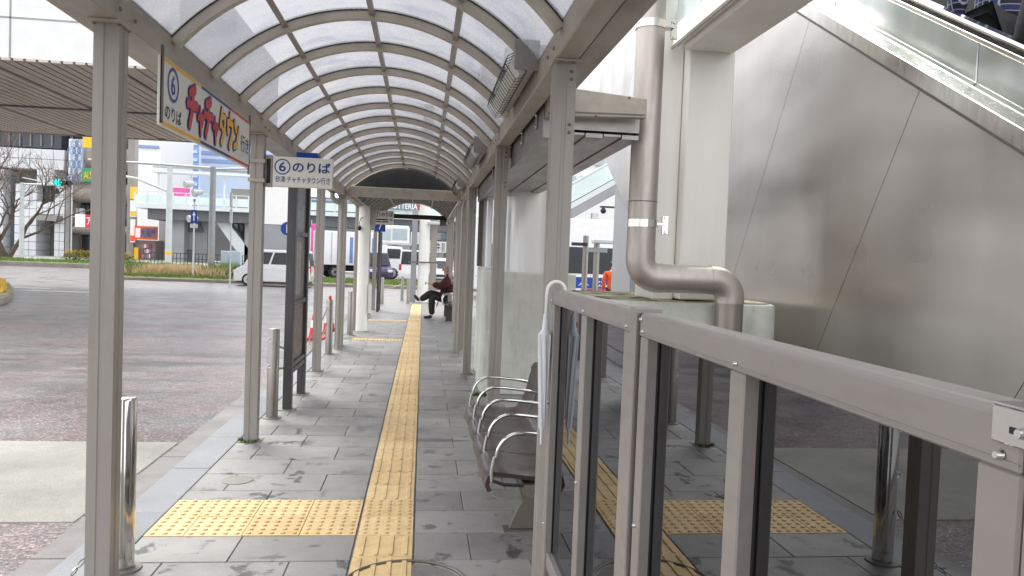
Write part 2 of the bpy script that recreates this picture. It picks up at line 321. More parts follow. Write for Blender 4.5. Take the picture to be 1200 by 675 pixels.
# ------------------------------------------------------------------ geometry helpers
ORG = {}
def tag(o, label=None, cat=None, group=None, kind=None):
    if label: o['label'] = label
    if cat: o['category'] = cat
    if group: o['group'] = group
    if kind: o['kind'] = kind
    return o
def thing(name, loc, label, cat, group=None, rz=0.0):
    o = bpy.data.objects.new(name, None); o.empty_display_size = .1; COL.objects.link(o)
    o.location = loc; o.rotation_euler = (0, 0, rz); ORG[o.name] = Vector(loc)
    return tag(o, label, cat, group)
class M:
    def __init__(s): s.v = []; s.f = []
    def add(s, vs, fs):
        k = len(s.v); s.v += [tuple(v) for v in vs]; s.f += [[i+k for i in f] for f in fs]; return s
    def box(s, x0, x1, y0, y1, z0, z1):
        return s.add([(x, y, z) for x in (x0, x1) for y in (y0, y1) for z in (z0, z1)],
                     [(0, 1, 3, 2), (4, 6, 7, 5), (0, 4, 5, 1), (2, 3, 7, 6), (0, 2, 6, 4), (1, 5, 7, 3)])
    def cbox(s, c, sx, sy, sz, rz=0.0):
        ca, sa = math.cos(rz), math.sin(rz); vs = []
        for x in (-sx/2, sx/2):
            for y in (-sy/2, sy/2):
                for z in (-sz/2, sz/2): vs.append((c[0]+x*ca-y*sa, c[1]+x*sa+y*ca, c[2]+z))
        return s.add(vs, [(0, 1, 3, 2), (4, 6, 7, 5), (0, 4, 5, 1), (2, 3, 7, 6), (0, 2, 6, 4), (1, 5, 7, 3)])
    def obox(s, o, u, v, w):      # corner + three edge vectors (right handed)
        o, u, v, w = map(Vector, (o, u, v, w))
        return s.add([o+u*a+v*b+w*c for a in (0, 1) for b in (0, 1) for c in (0, 1)],
                     [(0, 1, 3, 2), (4, 6, 7, 5), (0, 4, 5, 1), (2, 3, 7, 6), (0, 2, 6, 4), (1, 5, 7, 3)])
    def prism(s, poly, vec):      # planar polygon (list of 3d) swept by vec
        n = len(poly); vec = Vector(vec); P = [Vector(p) for p in poly]
        nrm = Vector((0, 0, 0))
        for i in range(n): nrm += P[i].cross(P[(i+1) % n])
        if nrm.dot(vec) < 0: P.reverse()
        return s.add(P + [p+vec for p in P], [list(range(n))[::-1], [n+i for i in range(n)]] + [(i, (i+1) % n, n+(i+1) % n, n+i) for i in range(n)])
    def cyl(s, a, b, r, n=12, r2=None, caps=True):
        a, b = Vector(a), Vector(b); r2 = r if r2 is None else r2
        z = (b-a).normalized(); x = z.orthogonal().normalized(); y = z.cross(x); vs = []
        for p, q in ((a, r), (b, r2)):
            for i in range(n):
                t = 2*math.pi*i/n; vs.append(p + x*(q*math.cos(t)) + y*(q*math.sin(t)))
        fs = [(i, (i+1) % n, n+(i+1) % n, n+i) for i in range(n)]
        if caps: fs += [list(range(n))[::-1], [n+i for i in range(n)]]
        return s.add(vs, fs)
    def tube(s, path, r, n=8, closed=False):
        P = [Vector(p) for p in path]; N = len(P); R = r if isinstance(r, (list, tuple)) else [r]*N
        ref = None; vs = []
        for i in range(N):
            if closed: t = (P[(i+1) % N]-P[i-1]).normalized()
            else: t = (P[min(i+1, N-1)]-P[max(i-1, 0)]).normalized()
            if ref is None: ref = t.orthogonal().normalized()
            ref = (ref - t*ref.dot(t)).normalized(); y = t.cross(ref)
            for k in range(n):
                a = 2*math.pi*k/n; vs.append(P[i] + ref*(R[i]*math.cos(a)) + y*(R[i]*math.sin(a)))
        fs = []
        for i in range(N if closed else N-1):
            j = (i+1) % N
            for k in range(n): fs.append((i*n+k, i*n+(k+1) % n, j*n+(k+1) % n, j*n+k))
        if not closed: fs += [list(range(n))[::-1], [(N-1)*n+k for k in range(n)]]
        return s.add(vs, fs)
    def lathe(s, c, prof, n=16):   # prof: (r, z)
        vs = [(c[0]+r*math.cos(2*math.pi*k/n), c[1]+r*math.sin(2*math.pi*k/n), c[2]+z) for r, z in prof for k in range(n)]
        N = len(prof); fs = [(i*n+k, i*n+(k+1) % n, (i+1)*n+(k+1) % n, (i+1)*n+k) for i in range(N-1) for k in range(n)]
        fs += [list(range(n))[::-1], [(N-1)*n+k for k in range(n)]]
        return s.add(vs, fs)
    def ball(s, c, rx, ry=None, rz=None, n=10, m=7):
        ry = rx if ry is None else ry; rz = rx if rz is None else rz
        vs = [(c[0], c[1], c[2]-rz)]
        for i in range(1, m):
            t = math.pi*i/m
            for k in range(n):
                a = 2*math.pi*k/n; vs.append((c[0]+rx*math.sin(t)*math.cos(a), c[1]+ry*math.sin(t)*math.sin(a), c[2]-rz*math.cos(t)))
        vs.append((c[0], c[1], c[2]+rz)); L = len(vs)-1
        fs = [(0, 1+(k+1) % n, 1+k) for k in range(n)]
        for i in range(m-2):
            for k in range(n): fs.append((1+i*n+k, 1+i*n+(k+1) % n, 1+(i+1)*n+(k+1) % n, 1+(i+1)*n+k))
        fs += [(L, 1+(m-2)*n+k, 1+(m-2)*n+(k+1) % n) for k in range(n)]
        return s.add(vs, fs)
    def mesh(s, name, off=(0, 0, 0), bevel=0.0, seg=1):
        me = bpy.data.meshes.new(name); o = Vector(off)
        me.from_pydata([Vector(v)-o for v in s.v], [], s.f); me.update()
        if bevel:
            bm = bmesh.new(); bm.from_mesh(me)
            es = [e for e in bm.edges if len(e.link_faces) == 2 and e.calc_face_angle(0) > .6]
            bmesh.ops.bevel(bm, geom=es, offset=bevel, segments=seg, affect='EDGES', profile=.6, clamp_overlap=True)
            bm.to_mesh(me); bm.free()
        return me
    def build(s, name, m, parent=None, smooth=False, bevel=0.0, seg=1, local=False):
        off = Vector((0, 0, 0)) if (local or parent is None) else ORG[parent.name]
        me = s.mesh(name, off, bevel, seg)
        if smooth: smoothen(me)
        o = bpy.data.objects.new(name, me); me.materials.append(MATS[m]); COL.objects.link(o)
        if parent is not None: o.parent = parent; ORG[o.name] = ORG[parent.name]
        else: ORG[o.name] = Vector((0, 0, 0))
        return o
def smoothen(me, ang=0.7):
    bm = bmesh.new(); bm.from_mesh(me)
    for f in bm.faces: f.smooth = True
    for e in bm.edges: e.smooth = not (len(e.link_faces) == 2 and e.calc_face_angle(0) > ang)
    bm.to_mesh(me); bm.free()
def single(o, label, cat, group=None):        # a one-mesh thing: origin to its base centre
    me = o.data; xs = [v.co for v in me.vertices]
    c = Vector(((min(v.x for v in xs)+max(v.x for v in xs))/2, (min(v.y for v in xs)+max(v.y for v in xs))/2, min(v.z for v in xs)))
    me.transform(Matrix.Translation(-c)); o.location = c; ORG[o.name] = c
    return tag(o, label, cat, group)
def copy_tree(o, loc=None, rz=None, parent=None, label=None):
    c = o.copy(); COL.objects.link(c); c.parent = parent
    if loc is not None: c.location = loc; ORG[c.name] = Vector(loc)
    if rz is not None: c.rotation_euler = (0, 0, rz)
    if label: c['label'] = label
    for ch in list(o.children): copy_tree(ch, parent=c)
    return c
def inst(name, me, parent, loc, rot=(0, 0, 0)):      # shared-mesh piece, world location under an unrotated parent
    o = bpy.data.objects.new(name, me); COL.objects.link(o); o.parent = parent
    o.location = Vector(loc) - (ORG[parent.name] if parent is not None else Vector((0, 0, 0))); o.rotation_euler = rot
    return o
def structure(o): o['kind'] = 'structure'; return o
def text_data(s, bold=0.0, res=3):
    cu = bpy.data.curves.new('lettering', 'FONT'); cu.body = s; cu.offset = bold; cu.resolution_u = res; cu.fill_mode = 'FRONT'
    ob = bpy.data.objects.new('lettering', cu); COL.objects.link(ob)
    dg = bpy.context.evaluated_depsgraph_get(); me = ob.evaluated_get(dg).to_mesh()
    vs = [v.co.copy() for v in me.vertices]; fs = [list(p.vertices) for p in me.polygons]
    ob.evaluated_get(dg).to_mesh_clear(); bpy.data.objects.remove(ob); bpy.data.curves.remove(cu)
    return vs, fs
def lettering(s, org, u, v, box, m, parent, bold=0.0, lift=.002, ref=None, name='lettering', tall=1.0, local=False):
    """text fitted to box (u0, v0, u1, v1) on the plane org + u*a + v*b, lifted along u x v"""
    vs, fs = text_data(s, bold)
    if not vs: return None
    rv = text_data(s, 0)[0] if ref is None else ref
    x0, x1 = min(p.x for p in rv), max(p.x for p in rv); y0, y1 = min(p.y for p in rv), max(p.y for p in rv)
    u, v, org = Vector(u), Vector(v), Vector(org); nn = u.cross(v).normalized()
    k = M(); sx = (box[2]-box[0])/(x1-x0); sy = (box[3]-box[1])/(y1-y0)
    k.add([org + u*(box[0]+(p.x-x0)*sx) + v*(box[1]+(p.y-y0)*sy) + nn*lift for p in vs], fs)
    return k.build(name, m, parent, local=local)
def flat(org, u, v, rect, m, parent, lift=.001, name='colour_band', thick=.0012, local=False):
    u, v, org = Vector(u), Vector(v), Vector(org); nn = u.cross(v).normalized()
    return M().obox(org+u*rect[0]+v*rect[1]+nn*(lift-thick), u*(rect[2]-rect[0]), v*(rect[3]-rect[1]), nn*thick).build(name, m, parent, local=local)
def ring(org, u, v, c, r, w, m, parent, lift=.002, name='ring', n=36, squash=1.0):
    u, v, org = Vector(u), Vector(v), Vector(org); nn = u.cross(v).normalized(); k = M(); vs = []
    for q in (r, r-w):
        for i in range(n):
            t = 2*math.pi*i/n; vs.append(org+u*(c[0]+q*squash*math.cos(t))+v*(c[1]+q*math.sin(t))+nn*lift)
    k.add(vs, [(i, (i+1) % n, n+(i+1) % n, n+i) for i in range(n)]); return k.build(name, m, parent)

# ------------------------------------------------------------------ ground, road, pavement
RZ = -0.12
gm = M(); gm.add([(-900, -300, -.14), (900, -300, -.14), (900, 1500, -.14), (-900, 1500, -.14)], [(0, 1, 2, 3)])
structure(gm.build('ground', 'asph_far'))
structure(M().add([(-90, -6, RZ), (-1.965, -6, RZ), (-1.965, 27.3, RZ), (60, 27.3, RZ), (60, 62, RZ), (-90, 62, RZ)], [(0, 1, 2, 3, 4, 5)]).build('road', 'asphalt'))
structure(M().add([(2.9, 10, RZ), (60, 10, RZ), (60, 27.3, RZ), (2.9, 27.3, RZ)], [(0, 1, 2, 3)]).build('bus_lane', 'asphalt'))
ap = M()
for k in range(6):
    x1 = -1.99-k*2.6; ap.box(x1-2.59, x1, 4.66+.04*k*0, 6.58, RZ-.02, RZ+.006)
structure(ap.build('concrete_apron', 'apron', bevel=.004))
g = structure(M().box(-1.97, -1.675, -6, -5.9, RZ-.02, RZ+.01).build('gutter', 'gutter'))
gme = M().box(-.146, .146, 0, 1.994, -.02, .012).mesh('gutter_block', bevel=.006); gme.materials.append(MATS['gutter'])
for k in range(16): inst('gutter_block', gme, g, (-1.822, -5.9+k*2, RZ))
# pavement body (below the slabs) and slabs
pv = structure(M().box(-1.42, 2.85, -6, 27.0, -.13, -.012).build('pavement', 'gutter'))
sl = {}
def slab_mesh(w, d):
    k = (round(w, 3), round(d, 3))
    if k not in sl:
        sl[k] = M().box(0, w, 0, d, -.05, 0).mesh('slab', bevel=.0035); sl[k].materials.append(MATS['slab'])
    return sl[k]
PITCH, R0 = .375, 3.77-.375*6
far_slabs = M(); nslab = 0
def row_pieces(x0, x1, ph):
    xs = [x0]; k = -12
    while True:
        x = ph+.6*k; k += 1
        if x <= x0+.03: continue
        if x >= x1-.03: break
        xs.append(x)
    xs.append(x1); return list(zip(xs, xs[1:]))
GAP = .004
for r in range(-1, 67):
    y0 = R0+r*PITCH; ph = .295 if r % 2 == 0 else -.005
    for side, (a, b) in enumerate(((-1.418, -.312), (.004, 1.62))):
        for x0, x1 in row_pieces(a, b, ph):
            segs = [(y0, y0+PITCH)]
            # cut round the warning rows
            for c0, c1 in ((4.112, 4.712), (13.55, 13.85), (17.6, 17.9)):
                if side == 0:
                    ns = []
                    for s0, s1 in segs:
                        if s1 <= c0 or s0 >= c1: ns.append((s0, s1)); continue
                        if s0 < c0-.02: ns.append((s0, c0))
                        if s1 > c1+.02: ns.append((c1, s1))
                    segs = ns
            for s0, s1 in segs:
                if s1 > 26.9: continue
                if y0 < 14.5 and x0 < 1.3:
                    dz = random.uniform(-.0015, .0015)
                    inst('slab', slab_mesh(x1-x0-GAP, s1-s0-GAP), pv, (x0+GAP/2, s0+GAP/2, dz)); nslab += 1
                else:
                    far_slabs.box(x0+GAP/2, x1-GAP/2, s0+GAP/2, s1-GAP/2, -.05, 0)
fs = far_slabs.build('distant_slabs', 'slab', pv); fs['kind'] = 'stuff'
# granite kerb stones
kb = structure(M().box(-1.67, -1.42, -6, -5.5, -.14, -.02).build('kerb', 'granite'))
kme = M().box(-.125, .125, 0, .895, -.15, 0).mesh('kerb_stone', bevel=.008, seg=2); kme.materials.append(MATS['granite'])
for k in range(36): inst('kerb_stone', kme, kb, (-1.546, -5.5+k*.9+.11, random.uniform(-.002, .002)))
# tactile paving
tp = structure(M().box(-.31, 0, -1, 26.2, -.011, -.006).build('tactile_paving', 'gutter'))
def bars_tile():
    k = M().box(-.148, .148, 0, .2945, -.02, .002)
    for i in range(4):
        cx = -.1125+i*.075; n = 3; w = .0135
        pts = []
        for (yy, a0) in ((.272, 0), (.024, math.pi)):
            for q in range(n+1):
                a = a0+math.pi*q/n; pts.append((cx+w*math.cos(a), yy-.012*0+math.sin(a)*w*.9))
        nb = len(pts)
        lo = [(x, y, .002) for x, y in pts]; hi = [(cx+(x-cx)*.80, .148+(y-.148)*.985, .0095) for x, y in pts]
        k.add(lo+hi, [[nb+i2 for i2 in range(nb)]]+[(i2, (i2+1) % nb, nb+(i2+1) % nb, nb+i2) for i2 in range(nb)])
    return k
def dots_tile(w=.298):
    k = M().box(-w/2+.001, w/2-.0015, 0, .2945, -.02, .002); nx = max(2, round(w/.06))
    for i in range(nx):
        for j in range(5):
            cx, cy = -w/2+(i+.5)*w/nx, .03+j*.059; n = 8
            lo = [(cx+.0165*math.cos(2*math.pi*q/n), cy+.0165*math.sin(2*math.pi*q/n), .002) for q in range(n)]
            hi = [(cx+.0115*math.cos(2*math.pi*q/n), cy+.0115*math.sin(2*math.pi*q/n), .0095) for q in range(n)]
            k.add(lo+hi, [[n+q for q in range(n)]]+[(q, (q+1) % n, n+(q+1) % n, n+q) for q in range(n)])
    return k
bt = bars_tile().mesh('tactile_tile', bevel=0); dt = dots_tile().mesh('tactile_tile'); dth = dots_tile(.20).mesh('tactile_tile')
for me in (bt, dt, dth): me.materials.append(MATS['tactile'])
y = 4.112-.3*8
for k in range(74):
    yy = y+k*.3
    near = lambda c: abs(yy-c) < .02
    dot = (4.1 < yy < 4.5) or abs(yy-13.55) < .16 or abs(yy-17.6) < .16
    inst('tactile_tile', dt if dot else bt, tp, (-.155+random.uniform(-.0015, .0015), yy+.002, random.uniform(-.001, .001)))
for row, y0, nx in ((0, 4.114, 4), (1, 4.414, 4), (2, 13.552, 3), (3, 17.602, 3)):
    for k in range(nx):
        last = k == nx-1 and nx == 4
        x = -.312-.15-k*.3 if not last else -.312-.9-.1
        inst('tactile_tile', dth if last else dt, tp, (x-.002, y0, random.uniform(-.001, .001)))
# manhole ring and round covers let into the paving
mh = thing('manhole_cover', (-.03, 3.46, 0), 'worn round steel manhole rim crossing the yellow tactile strip', 'manhole cover')
M().tube([(-.03+.292*math.cos(t*math.pi/24), 3.46+.292*math.sin(t*math.pi/24), .004) for t in range(48)], .009, 6, True).build('rim', 'bench_leg', mh)
M().lathe((-.03, 3.46, -.004), [(.27, 0), (.27, .0045), (.262, .005)], 32).build('cover_edge', 'gutter', mh)
for x, y, r, lb in ((.60, 4.82, .105, 'small round beige cover plate in paving under the brown bench'), (-1.17, 5.12, .10, 'small round cover plate in paving beside the granite kerb')):
    single(M().lathe((x, y, .001), [(r, -.01), (r, .003), (r*.94, .005)], 28).build('cover_plate', 'apron'), lb, 'cover plate')

# ------------------------------------------------------------------ canopy over the queue
XL, XR = -1.27, .565            # inner faces of the two post rows
ZB, ZT = 2.445, 2.585           # longitudinal beams
cx_a = (XL+XR)/2; HW = (XR-XL)/2+.01; ZS, ZA = 2.555, 2.985
RA = (HW*HW+(ZA-ZS)**2)/(2*(ZA-ZS)); ZC = ZA-RA; TH = math.asin(HW/RA)
def arc(t, dr=0.0): return (cx_a+(RA+dr)*math.sin(t), ZC+(RA+dr)*math.cos(t))
can = thing('canopy', (cx_a, 3.4, 0), 'beige steel canopy with arched ribs and grey translucent roof panes over the queue', 'canopy')
def post_profile(cx, cy, s=.05, g=.004, w=.011):
    # square tube with a shallow double groove down each face
    out = []
    for k in range(4):
        a = k*math.pi/2
        for (x, y) in ((-s, -s), (-w, -s), (-w*.6, -s+g), (w*.6, -s+g), (w, -s)):
            out.append((cx+x*math.cos(a)-y*math.sin(a), cy+x*math.sin(a)+y*math.cos(a)))
    return out
def post(par, cx, cy, z1, base=True, s=.05, m='post', z0=0.0):
    o = M().prism([(x, y, z0+.004) for x, y in post_profile(cx, cy, s)], (0, 0, z1-z0-.004)).build('post', m, par)
    if base:
        M().box(cx-s-.035, cx+s+.035, cy-s-.035, cy+s+.035, z0, z0+.006).build('base_plate', 'apron', o)
    return o
def bolt(k, p, d, r=.009):
    d = Vector(d).normalized(); p = Vector(p); k.cyl(p, p+d*.007, r, 8, r*.75)
YP = (.545, 3.42, 6.15, 9.86, 12.32)
for i, y in enumerate(YP):
    pr = post(can, XR+.05, y+.05, ZB); yr_ = y; y = (.52, 3.31, 6.15, 9.86, 12.32)[i]; pl = post(can, XL-.05, y+.05, ZB)
    cap = M().box(XL-.115, XL+.012, y-.035, y+.135, ZB-.012, ZB).build('cap_plate', 'beam', pl, bevel=.003)
    b = M()
    for dy in (.0, .1): bolt(b, (XL+.0, y+dy, ZB-.012), (0, 0, -1), .008); bolt(b, (XL-.1, y+dy, ZB-.012), (0, 0, -1), .008)
    for dy in (-.03, .13): bolt(b, (XL+.012, y+dy, ZB+.04), (1, 0, 0), .011)
    b.build('bolts', 'bench_leg', pl)['kind'] = 'stuff'
    y = yr_
    M().box(XR-.012, XR+.115, y-.035, y+.135, ZB-.012, ZB).build('cap_plate', 'beam', pr, bevel=.003)
    b = M()
    for dx in (.02, .08): bolt(b, (XR+dx, y-.02, ZB-.012), (0, 0, -1), .008)
    for dz in (.05, .085, .29, .325): bolt(b, (XR+.078, y, ZB-dz), (0, -1, 0), .008)
    for dy in (-.03, .13): bolt(b, (XR-.012, y+dy, ZB+.04), (-1, 0, 0), .011)
    b.build('bolts', 'bench_leg', pr)['kind'] = 'stuff'
Y0C, Y1C = -1.6, 12.42
M().box(XL-.105, XL-.0, Y0C, Y1C, ZB, ZT).build('beam', 'beam', can, bevel=.006)
M().box(XR+.0, XR+.105, Y0C, Y1C, ZB, ZT).build('beam', 'beam', can, bevel=.006)
# outside gutters carried by the beams
for sx, x0 in ((-1, XL-.11), (1, XR+.11)):
    xa, xb = (x0-.13, x0) if sx < 0 else (x0, x0+.13)
    k = M().box(xa, xb, Y0C, Y1C, ZB+.035, ZB+.045).box(xa if sx < 0 else xb-.01, xa+.01 if sx < 0 else xb, Y0C, Y1C, ZB+.0455, ZT+.02)
    k.build('roof_gutter', 'beam', can)
    M().box(x0-.012, x0+.012, Y0C, Y1C, ZB+.022, ZB+.0345).build('gutter_seal', 'rubber', can)
M().box(XL, XR, 12.30, 12.42, 2.44, 2.60).build('cross_beam', 'beam', can, bevel=.006)
NS = 28
def strip_mesh(name, dr0, dr1, hw, m, t0=-TH, t1=TH, n=NS, bevel=0):
    k = M(); vs = []; fs = []
    for i in range(n+1):
        t = t0+(t1-t0)*i/n
        for dr in (dr0, dr1):
            x, z = arc(t, dr)
            for yy in (-hw, hw): vs.append((x, yy, z))
    for i in range(n):
        a, b = 4*i, 4*i+4
        fs += [(a, a+1, b+1, b), (a+2, b+2, b+3, a+3), (a, b, b+2, a+2), (a+1, a+3, b+3, b+1)]
    fs += [(0, 2, 3, 1), (4*n, 4*n+1, 4*n+3, 4*n+2)]
    k.add(vs, fs); me = k.mesh(name); me.materials.append(MATS[m]); smoothen(me, .5); return me
rib_me = strip_mesh('rib', -.052, -.004, .024, 'rib'); gas_me = strip_mesh('gasket', -.004, .006, .031, 'rubber'); cap_me = strip_mesh('rib_cap', .0062, .014, .024, 'rib')
RIBS = [3.975+.69*k for k in range(-8, 13)]
for yr in RIBS:
    ro = inst('rib', rib_me, can, (0, yr, 0)); ORG[ro.name] = Vector((0, yr, 0))
    for nm, me in (('gasket', gas_me), ('rib_cap', cap_me)):
        c = bpy.data.objects.new(nm, me); COL.objects.link(c); c.parent = ro
ysp = RIBS[0]-.03, RIBS[-1]+.03
tq = [-TH+2*TH*q/4 for q in range(5)]
for t in tq[1:4]:
    x, z = arc(t, -.030); dx, dz = math.cos(t), -math.sin(t)
    k = M().prism([(x-dx*.016-dz*0, ysp[0], z-dz*.016), (x+dx*.016, ysp[0], z+dz*.016), (x+dx*.016+math.sin(t)*.026, ysp[0], z+dz*.016+math.cos(t)*.026), (x-dx*.016+math.sin(t)*.026, ysp[0], z-dz*.016+math.cos(t)*.026)], (0, ysp[1]-ysp[0], 0))
    k.build('purlin', 'fence', can)
pane_me = []
for q in range(4):
    me = strip_mesh('pane', -.0005, .0025, .345-.0255, 'pane', tq[q]+.008, tq[q+1]-.008, 8); pane_me.append(me)
for a, b in zip(RIBS, RIBS[1:]):
    for q in range(4): inst('pane', pane_me[q], can, (0, (a+b)/2, 0))
# down pipe at the end of the left gutter
dp = M().tube([(XL-.17, 12.1, ZB+.03), (XL-.17, 12.1, ZB-.05), (XL-.12, 12.12, ZB-.11), (XL-.03, 12.14, ZB-.15), (XL-.02, 12.14, ZB-.25), (XL-.02, 12.14, .02)], .04, 12).build('down_pipe', 'post', can, smooth=True)
M().tube([(XL-.02, 12.14, 1.32), (XL-.02, 12.14, 1.40)], .047, 12).build('pipe_socket', 'post', dp)
M().tube([(XR+.02, 12.14, ZB+.0), (XR-.01, 12.14, ZB-.12), (XR-.01, 12.14, .02)], .04, 12).build('down_pipe', 'post', can, smooth=True)
# moss round the second left post
k = M()
for i in range(110):
    a = random.uniform(2.6, 5.6); r = random.uniform(.055, .095); x, y = XL-.05+r*math.cos(a), 6.2+r*math.sin(a)-.01
    h = random.uniform(.008, .03); d = random.uniform(-.012, .012); e = random.uniform(.004, .009)
    k.add([(x-e, y, 0), (x+e, y+d, 0), (x+d, y-d, h)], [(0, 1, 2)])
o = k.build('moss', 'moss'); tag(o, 'green moss round the foot of the post beside the kerb', 'moss', kind='stuff')
k = M()
for i in range(160):
    x = random.uniform(.60, .86); y = 7.98+random.gauss(0, .06) if False else 8.36+random.gauss(0, .04)
    h = random.uniform(.01, .05); d = random.uniform(-.015, .015); e = random.uniform(.005, .01)
    k.add([(x-e, y, 0), (x+e, y+d, 0), (x+d, y-d, h)], [(0, 1, 2)])
tag(k.build('weeds', 'moss'), 'low weeds at the foot of the concrete plinth behind the bench', 'weeds', kind='stuff')

# second, darker canopy beyond
can2 = thing('canopy', (cx_a, 12.6, 0), 'far dark-roofed arched canopy beyond the cross beam, above the seated person', 'canopy')
YA, YB = 12.62, 21.2; dzc = .03
for y in (12.62, 15.35, 18.4, 21.0):
    post(can2, XL-.05, y+.05, ZB+dzc); post(can2, XR+.05+.06, y+.05, ZB+dzc)
M().box(XL-.105, XL, YA, YB, ZB+dzc, ZT+dzc).build('beam', 'beam', can2, bevel=.006)
M().box(XR+.06, XR+.165, YA, YB, ZB+dzc, ZT+dzc).build('beam', 'beam', can2, bevel=.006)
M().box(XL, XR+.06, YB-.12, YB, 2.54, 2.66).build('cross_beam', 'fence_dark', can2, bevel=.006)
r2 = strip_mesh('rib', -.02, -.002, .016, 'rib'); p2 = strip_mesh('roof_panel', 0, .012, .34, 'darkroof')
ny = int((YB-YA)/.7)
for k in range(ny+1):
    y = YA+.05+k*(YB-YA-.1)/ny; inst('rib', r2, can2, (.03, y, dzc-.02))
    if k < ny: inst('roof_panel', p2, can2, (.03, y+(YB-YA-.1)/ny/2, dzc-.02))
for t in tq[1:4]:
    x, z = arc(t, -.02); M().box(x+.03-.012, x+.03+.012, YA, YB, z+dzc-.03, z+dzc-.012).build('purlin', 'rib', can2)
# gable infill above the cross beam
k = M(); pts = [(arc(-TH*.93+2*TH*.93*i/20, -.06)) for i in range(21)]
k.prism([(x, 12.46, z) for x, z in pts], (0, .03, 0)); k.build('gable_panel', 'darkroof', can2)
M().box(.42, .60, 20.6, 20.95, 2.36, 2.52).build('junction_box', 'bench_leg', can2)

# lamps with wire guards under the right beam
def lamp(y0, L, lb):
    t = thing('strip_lamp', (XR-.06, y0, 2.62), lb, 'lamp', 'caged strip lamps under the right beam')
    x1, x0 = XR+.002, XR-.135; z0, z1 = 2.52, 2.62
    M().prism([(x1-.06, y0, z0+.005), (x1-.02, y0, z0+.005), (x1-.005, y0, z1+.05), (x1-.11, y0, z1+.05), (x1-.125, y0, z1-.02)], (0, L, 0)).build('housing', 'fence', t, bevel=.004)
    M().box(x1-.13, x1-.0, y0-.012, y0-.001, z0-.002, z1+.055).build('end_plate', 'fence', t, bevel=.003)
    d = M(); pts = [(x1-.125, z1-.025), (x1-.064, z0), (x1-.098, z0-.018), (x1-.15, z1-.06)]
    d.prism([(x, y0+.03, z) for x, z in pts], (0, L-.06, 0)); d.build('diffuser', 'lamp_white', t, bevel=.008, seg=2)
    w = M(); n = int(L/.07)
    for i in range(n+1):
        y = y0+.02+i*(L-.04)/n
        w.tube([(x1-.06, y, z0+.0), (x1-.085, y, z0-.04), (x1-.12, y, z0-.045), (x1-.175, y, z1-.07), (x1-.165, y, z1-.03), (x1-.125, y, z1-.005)], .0022, 4)
    for x, z in ((x1-.085, z0-.04), (x1-.12, z0-.045), (x1-.175, z1-.07), (x1-.165, z1-.03)): w.tube([(x, y0+.01, z), (x, y0+L-.01, z)], .0025, 4)
    w.build('wire_guard', 'dark_metal', t)
    return t
lamp(3.95, 1.15, 'nearest caged strip lamp under the right canopy beam, above the bench')
lamp(7.15, 1.05, 'second caged strip lamp along the right beam, above the white pillar')
lamp(10.6, 1.05, 'farthest small caged strip lamp beside the dark gable')

# ------------------------------------------------------------------ wind screen with dark reflective glass
XF = .555
fn = thing('glass_screen', (XF, 2.0, 0), 'low beige-framed wind screen with dark reflective glass at the right edge', 'glass screen')
FT, FB = 1.414, 1.357
def rail(par, y0, y1):
    k = M().prism([(XF-.028, y0, FB), (XF+.03, y0, FB), (XF+.03, y0, FT-.006), (XF+.022, y0, FT), (XF-.020, y0, FT), (XF-.028, y0, FT-.007)], (0, y1-y0, 0))
    o = k.build('top_rail', 'fence', par, bevel=.0025)
    M().box(XF-.0296, XF-.0285, y0, y1, FB+.008, FB+.0095).build('rail_seam', 'fence', o)
    return o
def upright(par, y0, y1, z0=.02, z1=FB, name='mullion', x0=-.026, x1=.028):
    o = M().box(XF+x0, XF+x1, y0, y1, z0, z1).build(name, 'fence', par, bevel=.003)
    return o
rail(fn, .60, 1.775); rail(fn, 1.86, 3.06)
upright(fn, 1.795, 1.85, .0, FT+.010, 'main_post', -.034, .034)
for y in (1.784, 1.856): M().box(XF-.026, XF+.026, y-.006, y+.006, .02, FT-.003).build('joint_strip', 'fence_dark', fn)
panes = []
edges = [(.60, .655), (1.178, 1.236), (1.72, 1.775), (1.86, 1.925), (2.39, 2.46), (2.99, 3.06)]
for a, b in edges: upright(fn, a, b)
ups = [(.655, 1.178), (1.236, 1.72), (1.925, 2.39), (2.46, 2.99)]
for a, b in ups:
    M().box(XF-.018, XF+.02, a, b, .285, .345).build('bottom_rail', 'fence', fn, bevel=.003)
    p = M().box(XF+.004, XF+.010, a-.008, b+.008, .345, FB+.003).build('pane', 'dark_glass', fn)
    g = M()
    for yy in (a, b-.007): g.box(XF+.0005, XF+.0035, yy, yy+.007, .346, FB-.001)
    g.build('pane_gasket', 'rubber', p)['kind'] = 'stuff'
    M().box(XF+.012, XF+.016, a, b, .03, .284).build('kick_panel', 'fence_dark', fn)
sc_ = M().cyl((XF-.029, 1.285, FB+.018), (XF-.037, 1.285, FB+.018), .0075, 10, .005).mesh('screw'); 
def screws(par, pts, r=.0075):
    for (x, y, z) in pts:
        M().cyl((x, y, z), (x-.006, y, z), r, 10, r*.6).build('screw', 'screw', par, smooth=True)
screws(fn, [(XF-.029, y, FB+.013) for y in (.622, 1.207, 1.745, 1.89, 2.42, 3.03)] + [(XF-.029, 1.762, FT-.016), (XF-.027, 1.75, .62), (XF-.027, 1.75, .9), (XF-.027, 3.03, .45), (XF-.027, 3.03, .95), (XF-.027, 2.43, .8)], .0055)
cl = M().box(XF-.0335, XF-.030, .575, .630, FT-.032, FT+.001).box(XF-.0335, XF+.03, .575, .630, FT+.0012, FT+.004).build('corner_clip', 'polished', fn, bevel=.001)
M().cyl((XF-.034, .592, FT-.018), (XF-.040, .592, FT-.018), .0055, 12, .004).build('screw', 'screw', cl)
M().box(XF-.0342, XF-.0336, .592, .608, FT-.021, FT-.015).build('slot', 'rubber', cl)
upright(fn, .50, .594, .0, FT-.010, 'end_post', -.029, .05)

